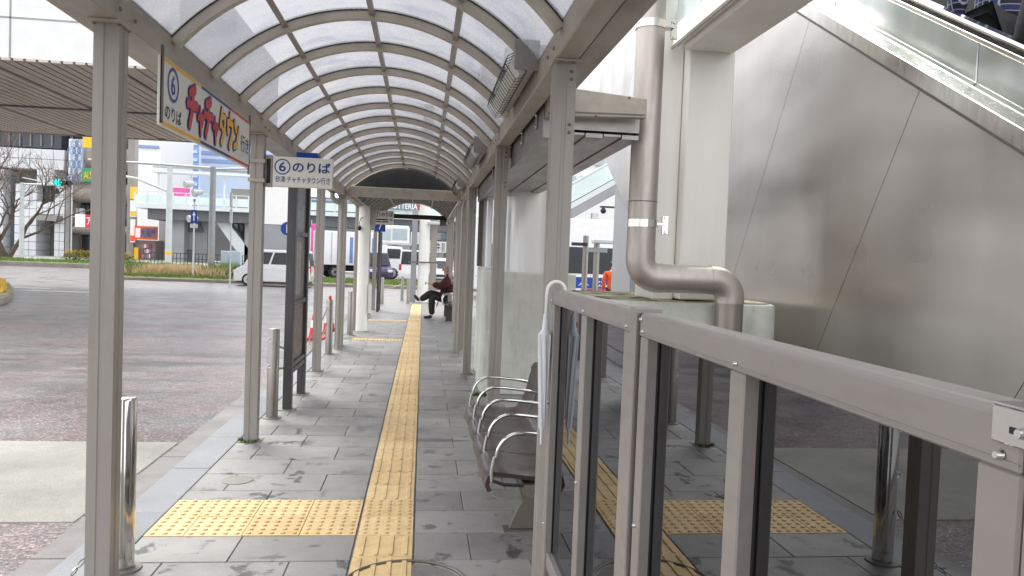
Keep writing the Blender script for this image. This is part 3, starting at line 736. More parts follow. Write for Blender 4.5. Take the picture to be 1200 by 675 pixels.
# closed umbrella hooked over the rail
um = thing('umbrella', (XF-.055, 3.02, .78), 'closed white umbrella hooked by its handle over the screen rail', 'umbrella')
ux, uy = XF-.052, 3.02
M().lathe((ux, uy, 0), [(.004, .78), (.0055, .80), (.0055, .835), (.012, .85), (.0155, .95), (.019, 1.10), (.022, 1.18), (.027, 1.235), (.015, 1.25), (.012, 1.29), (.011, 1.315), (.006, 1.317)], 14).build('canopy_cloth', 'umbrella', um, smooth=True)
fo = M()
for q in range(7):
    a = q*.9; fo.tube([(ux+.026*math.cos(a), uy+.026*math.sin(a), 1.232), (ux+.020*math.cos(a+.25), uy+.020*math.sin(a+.25), 1.10), (ux+.016*math.cos(a+.6), uy+.016*math.sin(a+.6), .95), (ux+.012*math.cos(a+.9), uy+.012*math.sin(a+.9), .85)], [.005, .005, .004, .002], 5)
o = fo.build('folds', 'umbrella', um, smooth=True); o['kind'] = 'stuff'
hp = [(ux, uy, 1.30), (ux, uy, 1.385)] + [(ux+.038-.038*math.cos(t), uy, 1.395+.04*math.sin(t)) for t in [i*math.pi/10 for i in range(1, 11)]] + [(ux+.076+.022, uy, 1.37)]
M().tube([(p[0], p[1], p[2]+.012) for p in hp], .0068, 8).build('handle', 'white', um, smooth=True)

# ------------------------------------------------------------------ brown four-seat bench
bn = thing('bench', (.62, 4.68, 0), 'brown plastic four-seat bench with steel armrest hoops behind the umbrella', 'bench')
SEAT = .452; BY0 = 3.80
def seat_shell(y0):
    k = M(); w = SEAT-.012
    prof = [(.375, .355), (.362, .385), (.37, .415), (.40, .43), (.47, .423), (.56, .412), (.66, .405), (.735, .415), (.79, .47), (.822, .56), (.842, .66), (.852, .74), (.85, .79)]
    n = 9; vs = []
    for j in range(n):
        q = j/(n-1); e = abs(q-.5)*2
        for i, (x, z) in enumerate(prof):
            back = max(0, (i-8)/4.0)
            dish = -.012*(1-e*e) if 2 <= i <= 7 else 0
            xx = x + (.018*(1-e*e) if back > 0 else 0) - (.012*e**4 if i < 3 else 0)*-1
            ww = w*(1-.12*back*(1 if back > .6 else 0))
            zz = z+dish-(.055*back*e**3 if i >= 11 else 0) - (.010*e**6 if i < 8 else 0)
            vs.append((xx, y0+w/2+(q-.5)*ww, zz))
    m_ = len(prof); fs = [(j*m_+i, (j+1)*m_+i, (j+1)*m_+i+1, j*m_+i+1) for j in range(n-1) for i in range(m_-1)]
    k.add(vs, fs); me = k.mesh('seat', ORG[bn.name])
    bm = bmesh.new(); bm.from_mesh(me)
    bmesh.ops.recalc_face_normals(bm, faces=bm.faces[:])
    r = bmesh.ops.solidify(bm, geom=bm.faces[:], thickness=.022); bm.to_mesh(me); bm.free()
    smoothen(me, .9); me.materials.append(MATS['seat_brown'])
    o = bpy.data.objects.new('seat', me); COL.objects.link(o); o.parent = bn; ORG[o.name] = ORG[bn.name]; return o
for i in range(4):
    so = seat_shell(BY0+i*SEAT)
    M().lathe((.60, BY0+(i+.5)*SEAT, .388), [(.011, 0), (.011, .006), (.007, .008)], 10).build('drain_stud', 'rubber', so)
for i in range(5):
    y = BY0+i*SEAT-.006
    pts = [(.385, y, .395), (.383, y, .45), (.395, y, .52)]
    for t in range(0, 9):
        a = math.pi - t*math.pi/2/8; pts.append((.53+.125*math.cos(a), y, .52+.125*math.sin(a)))
    pts += [(.60, y, .642), (.70, y, .632), (.80, y, .615), (.845, y, .60)]
    M().tube(pts, .0100, 10).build('armrest', 'chrome', bn, smooth=True)
    M().tube([(.385, y, .40), (.45, y, .378), (.62, y, .372), (.74, y, .39), (.80, y, .47), (.845, y, .60)], .010, 6).build('seat_frame', 'black_plastic', bn, smooth=True)
M().box(.55, .62, BY0-.02, BY0+4*SEAT+.01, .325, .378).build('support_beam', 'bench_leg', bn, bevel=.004)
for y in (4.17, 5.22):
    pf = [(.53, .36), (.70, .36), (.715, .30), (.70, .18), (.72, .05), (.75, .012), (.53, .012), (.565, .10), (.60, .17), (.585, .23)]
    lg = M().prism([(x, y, z) for x, z in pf], (0, .045, 0)).build('leg', 'bench_leg', bn, bevel=.003)
    M().box(.50, .78, y-.02, y+.065, .0, .0115).build('foot_plate', 'bench_leg', lg)
M().cyl((.585, BY0-.02, .338), (.585, BY0-.034, .338), .024, 14, .02).build('end_bolt', 'chrome', bn, smooth=True)

# ------------------------------------------------------------------ steel pillar on plinth, right of the second post
pl = thing('plinth', (1.15, 8.9, 0), 'pale concrete plinth with rounded corner under the white steel pillar', 'plinth')
def rounded(x0, x1, y0, y1, r, n=6):
    out = []
    for cx, cy, a0 in ((x1-r, y1-r, 0), (x0+r, y1-r, 90), (x0+r, y0+r, 180), (x1-r, y0+r, 270)):
        for i in range(n+1):
            a = rad(a0+90*i/n); out.append((cx+r*math.cos(a), cy+r*math.sin(a)))
    return out
M().prism([(x, y, 0) for x, y in rounded(.69, 1.75, 8.42, 9.4, .12)], (0, 0, 1.385)).build('block', 'plinth', pl, smooth=True, bevel=.012)
M().prism([(x, y, 0) for x, y in rounded(.745, 1.7, 9.5, 10.5, .12)], (0, 0, 1.42)).build('rear_block', 'plinth', pl, smooth=True, bevel=.012)
pi_ = thing('steel_pillar', (1.2, 8.9, 1.385), 'glossy white steel-clad rounded pillar standing on the concrete plinth', 'pillar')
M().prism([(x, y, 1.386) for x, y in rounded(.86, 1.62, 8.62, 9.3, .30, 10)], (0, 0, 2.6)).build('shaft', 'pillar', pi_, smooth=True)
M().prism([(x, y, 1.386) for x, y in rounded(.78, .86, 9.55, 10.2, .02, 3)], (0, 0, 1.3)).build('rear_shaft', 'pillar', pi_)
M().box(.72, .79, 10.1, 10.2, 1.425, 2.45).build('rear_post', 'bench_leg', pi_)
M().box(.70, 1.2, 10.22, 10.3, 2.38, 2.50).build('rear_beam', 'beam', pi_)

# steel-clad soffit box beside the beam
sf = thing('soffit', (1.0, 7.0, 2.27), 'brown-grey steel soffit box running beside the right canopy beam', 'soffit')
M().box(.69, .735, 4.55, 10.0, 2.27, 2.53).build('side_panel', 'soffit_steel', sf, bevel=.004)
for k in range(5):
    x0 = .74+k*.115; M().box(x0, x0+.110, 4.62+.0*k, 10.0, 2.300+.012*(k % 2), 2.33).build('soffit_strip', 'soffit_steel', sf, bevel=.002)
M().box(.735, 1.31, 4.62, 10.0, 2.345, 2.55).build('core', 'soffit_steel', sf)
for y in (4.75, 5.45, 6.2, 7.0, 7.8):
    b = M().box(.680, .689, y, y+.07, 2.36, 2.47).build('bracket', 'soffit_steel', sf, bevel=.002)
    q = M()
    for zz in (2.38, 2.45): bolt(q, (.680, y+.035, zz), (-1, 0, 0), .010)
    q.build('bolts', 'screw', b)['kind'] = 'stuff'
am = M().prism([(.735, 4.48, 2.395), (1.31, 4.48, 2.415), (1.31, 4.48, 2.53), (.735, 4.48, 2.575)], (0, .06, 0)).build('arm', 'beam', sf, bevel=.004)
M().prism([(.765, 4.474, 2.418), (1.30, 4.474, 2.43), (1.30, 4.474, 2.436), (.765, 4.474, 2.424)], (0, .0055, 0)).build('arm_lip', 'bench_leg', am)
M().box(.700, .7345, 4.47, 4.55, 2.385, 2.585).build('flange', 'beam', am, bevel=.003)
q = M()
for x, z in ((.717, 2.405), (.717, 2.565), (.86, 2.55), (1.2, 2.53), (1.0, 2.408)): bolt(q, (x, 4.47 if x < .73 else 4.48, z), (0, -1, 0), .009)
q.build('bolts', 'bench_leg', am)['kind'] = 'stuff'

# ------------------------------------------------------------------ white pier with overhead beam and its plinth
wp = thing('white_pier', (1.9, 5.2, 1.3), 'white painted square steel pier with overhead beam beside the down pipe', 'pier')
M().box(1.745, 2.07, 5.0, 5.56, 1.30, 4.3).build('shaft', 'white_paint', wp, bevel=.01)
M().box(1.59, 1.742, 5.1, 5.54, 1.29, 4.3).build('side_fin', 'white_paint', wp, bevel=.008)
M().box(1.69, 2.06, .8, 4.997, 2.985, 3.3).build('overhead_beam', 'white_paint', wp, bevel=.02)
M().box(1.64, 1.688, .8, 5.05, 3.02, 3.16).build('beam_frame', 'white_paint', wp, bevel=.006)
M().box(1.66, 1.672, .8, 5.05, 3.165, 4.2).build('beam_glazing', 'glass_clear', wp)
M().box(1.632, 1.639, .8, 5.06, 3.0, 3.022).build('drip_edge', 'bench_leg', wp)
wb = thing('plinth', (1.85, 5.4, 0), 'weathered mossy concrete plinth under the white pier, behind the screen', 'plinth')
def chamfered(x0, x1, y0, y1, c): return [(x0+c, y0), (x1-c, y0), (x1, y0+c), (x1, y1-c), (x1-c, y1), (x0+c, y1), (x0, y1-c), (x0, y0+c)]
M().prism([(x, y, 0) for x, y in rounded(1.20, 2.47, 4.88, 6.4, .22)], (0, 0, 1.285)).build('block', 'plinth', wb, smooth=True, bevel=.03, seg=2)
M().prism([(x, y, 1.2862) for x, y in rounded(1.235, 2.435, 4.92, 6.36, .2)], (0, 0, .004)).build('top_crust', 'plinth_mossy', wb)

# big drain pipe
dr = thing('drain_pipe', (1.46, 4.78, 0), 'thick stainless drain pipe with two elbows in front of the white pier', 'pipe')
PYD = 4.76; pr_ = .092
xa = PY(755, 200, PYD).x; xb = PY(855, 345, PYD).x; zh = PY(800, 327, PYD).z
def bend(c, r, a0, a1, n=8): return [(c[0]+r*math.cos(rad(a0+(a1-a0)*i/n)), PYD, c[1]+r*math.sin(rad(a0+(a1-a0)*i/n))) for i in range(n+1)]
rr = .118
M().cyl((xa, PYD, zh+rr), (xa, PYD, 5.0), pr_, 28).build('upper_run', 'pipe_steel', dr, smooth=True)
M().tube([(xa, PYD, zh+rr+.06)] + bend((xa+rr, zh+rr), rr, 180, 270) + [(xa+rr+.03, PYD, zh)], pr_+.003, 28).build('elbow', 'pipe_steel', dr, smooth=True)
M().cyl((xa+rr, PYD, zh), (xb-rr, PYD, zh), pr_, 28).build('cross_run', 'pipe_steel', dr, smooth=True)
M().tube([(xb-rr-.03, PYD, zh)] + bend((xb-rr, zh-rr), rr, 90, 0) + [(xb, PYD, zh-rr-.03)], pr_+.003, 28).build('elbow', 'pipe_steel', dr, smooth=True)
M().cyl((xb, PYD, zh-rr), (xb, PYD, .0), pr_-.001, 28).build('lower_run', 'pipe_lower', dr, smooth=True)
for pz in (PY(755, 30, PYD).z, PY(755, 262, PYD).z):
    b = M().cyl((xa, PYD, pz-.024), (xa, PYD, pz+.024), pr_+.006, 28).build('pipe_band', 'polished', dr, smooth=True)
    M().box(xa+pr_, xa+pr_+.06, PYD-.02, PYD+.04, pz-.010, pz+.012).build('band_arm', 'polished', b, bevel=.003)
    M().box(xa+pr_+.055, xa+pr_+.10, PYD+.041, PYD+.048, pz-.062, pz+.062).build('band_plate', 'polished', b, bevel=.003)
    q = M(); 
    for dz in (-.048, .048): bolt(q, (xa+pr_+.078, PYD+.041, pz+dz), (0, -1, 0), .011)
    q.build('bolts', 'screw', b)['kind'] = 'stuff'
M().cyl((xa, PYD, 1.93), (xa, PYD, 1.936), pr_+.0015, 28).build('pipe_joint', 'bench_leg', dr)

# ------------------------------------------------------------------ escalator
XE = 2.62; SL = math.tan(rad(31)); LB = lambda y: 2.06+(y-3.05)*SL
es = thing('escalator', (XE+.6, 3.0, 0), 'escalator clad in brushed stainless panels rising behind the white pier', 'escalator')
poly = [(-1.2, -.1), (5.75, -.1), (14.0, -.1+(14-5.75)*SL), (14.0, LB(14.0)), (-.36, -.1+.05)]
poly[4] = (3.05+(-.05-2.06)/SL, -.05)
poly[0] = (poly[4][0]-.02, -.1)
ux_, uz_ = math.cos(rad(31)), math.sin(rad(31))
def clip(P, s0, keep):
    out = []
    for i in range(len(P)):
        a, b = P[i], P[(i+1) % len(P)]
        da, db = (a[0]*ux_+a[1]*uz_-s0)*keep, (b[0]*ux_+b[1]*uz_-s0)*keep
        if da >= 0: out.append(a)
        if da*db < 0:
            t = da/(da-db); out.append((a[0]+(b[0]-a[0])*t, a[1]+(b[1]-a[1])*t))
    return out
p1 = PX(1074, 115, XE); s1 = p1.y*ux_+p1.z*uz_; p2_ = PX(944, 40, XE); s2 = p2_.y*ux_+p2_.z*uz_
W_ = s2-s1; k0 = -4
for k in range(-5, 9):
    P = clip(clip(poly, s1+k*W_+.002, 1), s1+(k+1)*W_-.002, -1)
    if len(P) >= 3: M().prism([(XE, y, z) for y, z in P], (.02, 0, 0)).build('cladding_panel', 'cladding', es)
M().prism([(XE+.0205, y, z) for y, z in poly], (.05, 0, 0)).build('truss_core', 'fence_dark', es)
def slant(y0, y1, dz0, dz1, x0, x1, name, m, par=es, bevel=.004):
    return M().prism([(x0, y0, LB(y0)+dz0), (x0, y1, LB(y1)+dz0), (x0, y1, LB(y1)+dz1), (x0, y0, LB(y0)+dz1)], (x1-x0, 0, 0)).build(name, m, par, bevel=bevel)
slant(.2, 14, .002, .026, XE-.012, XE+.10, 'shade_strip', 'bench_leg')  # solid darker strip, its colour stands in for the shade under the edge trim
slant(.2, 14, .027, .125, XE-.03, XE+.10, 'edge_trim', 'steel')
slant(.2, 14, .10, .13, XE+.10, XE+.16, 'deck', 'polished')
BW = 1.42
for k in range(9):
    y0 = .35+k*BW+.42; slant(y0, y0+BW-.006, .12, .335, XE+.162, XE+.176, 'balustrade_panel', 'balustrade')
slant(.3, 14, .336, .365, XE+.15, XE+.20, 'rail_moulding', 'steel')
slant(.3, 14, .366, .38, XE+.165, XE+.21, 'rail_groove', 'rubber')
slant(.3, 14, .381, .42, XE+.15, XE+.235, 'handrail', 'polished', bevel=.012)
slant(.3, 14, -.5, .36, XE+1.15, XE+1.17, 'far_balustrade', 'balustrade')
slant(.3, 14, .361, .40, XE+1.12, XE+1.20, 'far_handrail', 'polished', bevel=.012)
for k in range(26):
    y0 = .4+k*.4; z = LB(y0)-.52
    M().box(XE+.21, XE+1.14, y0, y0+.402, z-.24, z).build('step', 'bench_leg', es)
st = M().obox(PX(1057, 80, XE+.161), (0, -.045*ux_, -.045*uz_*.6), (0, .0, .075), (-.0015, 0, 0)).build('sticker', 'sticker', es)
c = PX(1061, 70, XE+.158)
M().obox(PX(1060, 80, XE+.1585), (0, -.022*ux_, -.022*uz_*.6), (0, 0, .03), (-.001, 0, 0)).build('sticker_print', 'blue_sign', st)
M().obox(PX(1063, 67, XE+.1585), (0, -.010*ux_, -.010*uz_*.6), (0, 0, .008), (-.001, 0, 0)).build('sticker_mark', 'yellow_sign', st)
M().obox(PX(1067, 68, XE+.1585), (0, -.014*ux_, -.014*uz_*.6), (0, 0, .005), (-.001, 0, 0)).build('sticker_caption', 'ink_black', st)
# grey service wall beyond the escalator, behind the bus-side people
sw = M().box(2.69, 2.95, 9.6, 10.6, 0, 2.6)
tag(single(sw.build('service_wall', 'grey_concrete', bevel=.01), 'grey steel service wall under the escalator, left of the drain pipe', 'wall'), None, None)
tag(bpy.data.objects['service_wall'], 'grey steel service wall under the escalator, left of the drain pipe', 'wall')

# ------------------------------------------------------------------ signs
# long hanging sign, red and yellow lettering
sa = thing('hanging_sign', (-1.22, 4.6, 2.1), 'long white sign with red and yellow lettering hanging under the left beam', 'sign')
O = Vector((-1.228, 3.70, 2.092)); U = Vector((0, 1, 0)); V = Vector((0, 0, 1)); LW, LH = 1.80, .322
M().obox(O-Vector((.02, 0, 0)), Vector((.0, LW, 0)), (0, 0, LH), (.02, 0, 0)).build('panel', 'sign_white', sa, bevel=.002)
for z in (0, LH-.026):
    for a, b, c in ((0, .34, 'ink_yellow'), (.34, .70, 'ink_blue'), (.70, 1.0, 'ink_red')):
        flat(O, U, V, (.012+a*(LW-.024), z+.006, .012+b*(LW-.024), z+.022), c, sa, .0015)
for y in (3.70, 5.47): 
    M().box(-1.236, -1.224, y, y+.012, 2.05 if y > 5 else 2.10, 2.46).build('hanger', 'bench_leg', sa)
def circled(d, org, u, v, c, r, w, m, par, sq=1.0):
    ring(org, u, v, c, r, w, m, par, .0024, squash=sq)
    lettering(d, org, u, v, (c[0]-r*.34*sq, c[1]-r*.56, c[0]+r*.34*sq, c[1]+r*.56), m, par, .012, .0024, name='numeral')
circled('6', O, U, V, (.155, .215), .082, .014, 'blue_sign', sa, 1.0)
lettering('のりば', O, U, V, (.045, .04, .285, .108), 'ink_black', sa, .012)
def strokes(name, letters, m, extra, lift, par):
    k = M(); n = 0
    for x0, z0, w, h_, r, segs in letters:
        for a, b2 in segs:
            n += 1; A = Vector((x0+a[0]*w, z0+a[1]*h_)); B = Vector((x0+b2[0]*w, z0+b2[1]*h_)); d = (B-A).normalized(); R_ = r+extra; a0 = math.atan2(d.y, d.x); pts = []
            for q in range(9): t_ = a0-math.pi/2+math.pi*q/8; pts.append((B.x+R_*math.cos(t_), B.y+R_*math.sin(t_)))
            for q in range(9): t_ = a0+math.pi/2+math.pi*q/8; pts.append((A.x+R_*math.cos(t_), A.y+R_*math.sin(t_)))
            k.add([O+U*p_[0]+V*p_[1]+Vector((lift+n*.00012, 0, 0)) for p_ in pts], [list(range(len(pts)))])
    return k.build(name, m, par)
CHI = [((.72, .98), (.22, .82)), ((.02, .52), (.98, .56)), ((.52, .86), (.50, .45)), ((.50, .45), (.22, .02))]
YA_ = [((.05, .58), (.92, .70)), ((.92, .70), (.72, .45)), ((.35, .95), (.55, .02))]
TA = [((.32, .98), (.08, .50)), ((.32, .82), (.92, .82)), ((.92, .82), (.80, .42)), ((.80, .42), (.30, .02)), ((.32, .52), (.66, .34))]
UU = [((.50, 1.0), (.50, .80)), ((.06, .76), (.94, .76)), ((.08, .76), (.10, .46)), ((.94, .76), (.86, .42)), ((.86, .42), (.42, .02))]
NN = [((.10, .86), (.38, .68)), ((.10, .10), (.52, .20)), ((.52, .20), (.94, .72))]
red_l = [(.375, .068, .165, .205, .021, CHI), (.555, .058, .100, .130, .016, YA_), (.668, .064, .165, .205, .021, CHI), (.845, .055, .100, .130, .016, YA_)]
yel_l = [(.99, .068, .13, .195, .019, TA), (1.16, .070, .13, .195, .019, UU), (1.325, .072, .13, .19, .022, NN)]
strokes('lettering_outline', red_l, 'ink_purple', .012, .0018, sa); strokes('lettering', red_l, 'ink_red', 0, .0048, sa)
strokes('lettering_outline', yel_l, 'ink_blue', .012, .0018, sa); strokes('lettering', yel_l, 'ink_yellow', 0, .0048, sa)
lettering('行き', O, U, V, (1.52, .09, 1.74, .20), 'ink_blue', sa, .012)
# flag sign on the second post
sb = thing('flag_sign', (-1.0, 6.2, 2.03), 'white bus stop six flag sign bracketed to the second left post', 'sign')
O = Vector((-1.205, 6.185, 2.035)); U = Vector((1, 0, 0)); LW, LH = .466, .238
M().obox(O, Vector((LW, 0, 0)), (0, .045, 0), (0, 0, LH)).build('panel', 'sign_white', sb, bevel=.004)
br = M().box(-1.262, -1.207, 6.19, 6.225, 2.03, 2.28).build('bracket', 'fence', sb, bevel=.003)
M().box(-1.252, -1.222, 6.186, 6.1895, 2.06, 2.25).build('bracket_slot', 'rubber', br)
for z in (2.075, 2.225):
    k = M().box(XL-.112, XL+.014, 6.138, 6.150, z-.014, z+.014).box(XL+.0, XL+.014, 6.1505, 6.2, z-.014, z+.014)
    k.build('clamp_strap', 'beam', sb)
ring(O, U, V, (.075, .158), .062, .009, 'ink_blue', sb)
lettering('6', O, U, V, (.050, .122, .100, .194), 'ink_blue', sb, .018, name='numeral')
lettering('のりば', O, U, V, (.155, .122, .445, .200), 'ink_blue', sb, .022)
lettering('砂津·チャチャタウン行き', O, U, V, (.024, .034, .446, .086), 'ink_blue', sb, .006)
lamp_box = M().box(-1.17, -.98, 7.05, 7.25, 2.375, 2.425).build('blue_panel', 'blue_sign', bevel=.004)
single(lamp_box, 'narrow blue sign panel above the notice board, seen over the flag sign', 'sign')
# bus stop seven
s7 = thing('flag_sign', (-.85, 15.9, 2.16), 'white bus stop seven flag sign on the post of the far canopy', 'sign')
O = PY(437, 262.5, 15.9); LW, LH = PY(461, 262.5, 15.9).x-O.x, .29
M().obox(O, Vector((LW, 0, 0)), (0, .05, 0), (0, 0, LH)).build('panel', 'sign_white', s7, bevel=.004)
M().box(O.x-.12, O.x-.003, 15.90, 15.95, O.z-.02, O.z+.26).build('bracket', 'beam', s7)
ring(O, U, V, (.085, .205), .058, .008, 'ink_black', s7); lettering('7', O, U, V, (.065, .17, .105, .24), 'ink_black', s7, .012, name='numeral')
lettering('のりば', O, U, V, (.17, .165, .40, .245), 'ink_black', s7, .018)
for r_ in ((.04, .09, .30, .115), (.34, .085, .40, .105), (.05, .045, .16, .07), (.18, .045, .31, .07)): flat(O, U, V, r_, 'ink_black', s7, .002, 'text_line')
b7 = thing('stop_board', (-1.2, 20.3, 0), 'dark bus stop seven board with blue plate near the far platform end', 'notice board')
M().box(-1.30, -1.02, 20.30, 20.33, 2.13, 2.42).build('number_plate', 'blue_sign', b7)
lettering('7', (-1.30, 20.299, 2.13), (1, 0, 0), V, (.10, .05, .19, .24), 'white', b7, .01, name='numeral')
for yy in (20.3, 20.95): M().box(-1.20, -1.13, yy, yy+.06, 0, 2.13).build('leg', 'board_frame', b7)
M().box(-1.18, -1.15, 20.36, 20.95, .5, 2.1).build('panel', 'board_base', b7)

# notice board, seen edge-on
nb = thing('notice_board', (-1.24, 7.8, 0), 'tall dark metal notice board with glazed posters beside the second bollard', 'notice board')
BX = -1.245
for y in (7.40, 8.22): M().box(BX-.05, BX+.03, y, y+.10, 0, 2.36).build('leg', 'board_frame', nb, bevel=.004)
for y in (7.40, 8.22): M().box(BX-.09, BX+.07, y-.04, y+.14, 0, .008).build('foot_plate', 'apron', nb)
for z in (.34, .40, 1.0, 1.68, 2.28): M().box(BX-.03, BX+.025, 7.502, 8.218, z, z+.045).build('frame_bar', 'board_frame', nb, bevel=.003)
M().box(BX-.02, BX+.0, 7.502, 8.218, .445, 2.28).build('back_panel', 'board_base', nb)
for j, (y0, y1, z0, z1, m_) in enumerate(((7.54, 7.98, 1.10, 1.62, 'poster_a'), (7.60, 8.15, .50, .95, 'poster_b'), (7.56, 8.1, 1.76, 2.22, 'poster_c'), (8.0, 8.17, 1.15, 1.55, 'poster_b'))):
    M().box(BX+.0005, BX+.003, y0, y1, z0, z1).build('poster', m_, nb)

# bollards and chains along the kerb
def bollard(x, y, lb, m='bollard_steel', h=.82, r=.052, z=0.0):
    t = thing('bollard', (x, y, z), lb, 'bollard', 'steel bollards along the kerb')
    M().lathe((x, y, z), [(r, .008), (r, h-.015), (r-.006, h-.003), (r-.014, h), (.004, h+.002)], 24).build('tube', m, t, smooth=True)
    M().lathe((x, y, z), [(r+.035, 0), (r+.033, .008), (r+.006, .010)], 24).build('base_ring', 'apron', t, smooth=True)
    e = M()
    for zz in (h-.10, h-.34): e.tube([(x+(r-.002)*math.cos(a_)-.0, y-.02+.016*math.cos(q), z+zz+.016*math.sin(q)) if False else (x-r*.5+.014*math.cos(q), y-r*.9, z+zz+.014*math.sin(q)) for q in [i*math.pi/5 for i in range(10)] for a_ in (0,)], .004, 5, True)
    e.build('chain_eyes', 'screw', t)['kind'] = 'stuff'
    return t
bollard(-1.362, 3.70, 'mirror-polished steel bollard right behind the nearest left post', 'polished')
bollard(-1.325, 7.06, 'satin steel bollard between the second left post and the notice board')
bollard(-1.37, 11.6, 'steel bollard with red light cap beside the traffic cones')
single(M().lathe((-1.37, 11.6, .823), [(.022, 0), (.024, .02), (.018, .05), (.006, .06)], 12).build('warning_lamp', 'cone_red', smooth=True), 'small red lamp cap on top of the bollard near the cones', 'lamp')
bollard(-1.32, 14.4, 'steel bollard left of the white round column')
bollard(-1.33, 19.2, 'steel bollard half hidden behind the far platform posts')
bollard(-1.22, 23.6, 'steel bollard right of the dark stop board at the platform end')
bollard(PZ(478, 356).x, PZ(478, 356).y, 'chained steel bollard at the platform end, left of the tall column', 'post')
bollard(PZ(471, 352).x, PZ(471, 352).y, 'farthest chained bollard at the platform end', 'post')
def chain(a, b, sag, lb, r=.006):
    a, b = Vector(a), Vector(b); n = int((b-a).length/.045); k = M()
    for i in range(n):
        t = (i+.5)/n; p = a.lerp(b, t)-Vector((0, 0, sag*4*t*(1-t))); t2 = (i+1.0)/n; p2 = a.lerp(b, t2)-Vector((0, 0, sag*4*t2*(1-t2)))
        d = (p2-p).normalized(); s_ = d.cross(Vector((0, 0, 1))).normalized() if i % 2 else Vector((0, 0, 1)) - d*d.z
        k.tube([p+d*.022*math.cos(q)+s_*.011*math.sin(q) for q in [j*math.pi/4 for j in range(8)]], r*.6, 4, True)
    o = k.build('chain', 'bollard_steel'); single(o, lb, 'chain'); o['kind'] = 'stuff'
chain((-1.37, 7.10, .70), (-1.40, 11.57, .70), .28, 'upper steel chain hanging between the kerb bollards behind the notice board')
chain((-1.37, 7.10, .46), (-1.40, 11.57, .46), .22, 'lower steel chain hanging between the kerb bollards behind the notice board')
chain((-1.50, 3.35, .06), (-1.40, 3.66, .30), .05, 'loose chain end hanging from the polished bollard')
p = PZ(478, 356)
chain((p.x, p.y, .72), (p.x-1.6, p.y+.6, .6), .22, 'pale chain sagging from the bollard at the platform end', .012)
# traffic cones
def cone(x, y, lb):
    t = thing('traffic_cone', (x, y, RZ), lb, 'traffic cone', 'red traffic cones in the road')
    M().cbox((x, y, RZ+.02), .36, .36, .04).build('base', 'cone_red', t, bevel=.01)
    def rz_(z): return .13-.105*(z/.68)
    for i, (z0, z1, m_) in enumerate(((.04, .22, 'cone_red'), (.22, .36, 'white'), (.36, .47, 'cone_red'), (.47, .58, 'white'), (.58, .70, 'cone_red'))):
        M().lathe((x, y, RZ), [(rz_(z0), z0), (rz_(z1), z1)], 18).build('band' if m_ == 'white' else 'body', m_, t, smooth=True)
cone(-1.98, 14.6, 'nearer red and white traffic cone behind the third left post'); cone(-1.86, 15.7, 'farther traffic cone partly hidden by the bollard')
# white round column of the far platform with box and hanging camera
wc = thing('round_column', (-1.17, 15.2, 0), 'scuffed white round column with box in front of the stop seven sign', 'column')
M().lathe((-1.18, 15.25, 0), [(.115, 0), (.11, .02), (.11, 2.47)], 24).build('shaft', 'white_paint', wc, smooth=True)
M().box(-1.06, -1.0, 15.2, 15.28, .35, .92).build('cover_box', 'offwhite', wc, bevel=.004)
M().box(-1.10, -.97, 15.3, 15.42, 2.10, 2.45).build('junction_box', 'beam', wc, bevel=.004)
M().tube([(-1.2, 15.13, 2.25), (-1.24, 15.12, 2.22), (-1.27, 15.1, 2.12), (-1.26, 15.1, 2.06)], .008, 6).build('cable', 'rubber', wc)
M().ball((-1.26, 15.1, 2.03), .04, .04, .05).build('camera_head', 'rubber', wc, smooth=True)
tc = thing('tall_column', (.04, 26.3, 0), 'tall white round column with bracket lamp at the platform end', 'column')
TX = PZ(495, 354).x; TY = PZ(495, 354).y
M().lathe((TX, TY, 0), [(.19, 0), (.18, .03), (.17, 6.5)], 24).build('shaft', 'offwhite', tc, smooth=True)
M().box(TX-.42, TX-.24, TY-.02, TY+.1, 0, 3.05).build('side_post', 'pole_grey', tc); M().box(TX+.20, TX+.42, TY+.05, TY+.2, 0, 2.85).build('rear_post', 'post', tc)
M().cbox((TX+.5, TY-.2, 2.62), .75, .25, .10).build('bracket_lamp', 'pole_white', tc, bevel=.02)
M().box(TX-.5, TX+.45, TY-.24, TY-.215, 1.30, 1.345).build('strap', 'bench_leg', tc)

# ------------------------------------------------------------------ people
def skinned(name, pts, edges, m, parent, sub=2, extra=None):
    """continuous skinned surface: pts = [(x,y,z,r[,r2])]"""
    me = bpy.data.meshes.new(name); off = ORG[parent.name]
    me.from_pydata([Vector(p[:3])-off for p in pts], edges, []); me.update()
    o = bpy.data.objects.new(name, me); COL.objects.link(o)
    md = o.modifiers.new('skin', 'SKIN'); md.use_smooth_shade = True; md.branch_smoothing = .4
    for i, p in enumerate(pts):
        sv = me.skin_vertices[0].data[i]; sv.radius = (p[3], p[4] if len(p) > 4 else p[3]); sv.use_root = (i == 0)
    s2 = o.modifiers.new('sub', 'SUBSURF'); s2.levels = sub; s2.render_levels = sub
    dg = bpy.context.evaluated_depsgraph_get(); nm = bpy.data.meshes.new_from_object(o.evaluated_get(dg))
    o.modifiers.clear(); o.data = nm; nm.name = name; nm.materials.clear(); nm.materials.append(MATS[m])
    for pg in nm.polygons: pg.use_smooth = True
    o.parent = parent; ORG[o.name] = off
    return o
def hand(k, w, d, nrm, ln=.085):
    """five tapering fingers from the palm at w, pointing d"""
    d = Vector(d).normalized(); nrm = Vector(nrm).normalized(); s_ = d.cross(nrm).normalized(); w = Vector(w)
    for i, f_ in enumerate((.9, 1.0, .95, .75)):
        b = w+d*.045+s_*(.018*(i-1.5)); k.tube([b, b+d*ln*f_*.5-nrm*.010, b+d*ln*f_*.8-nrm*.035], [.0085, .008, .006], 6)
    b = w+d*.01+s_*.035; k.tube([b, b+d*.03+s_*.022-nrm*.01, b+d*.055+s_*.02-nrm*.02], [.010, .009, .007], 6)
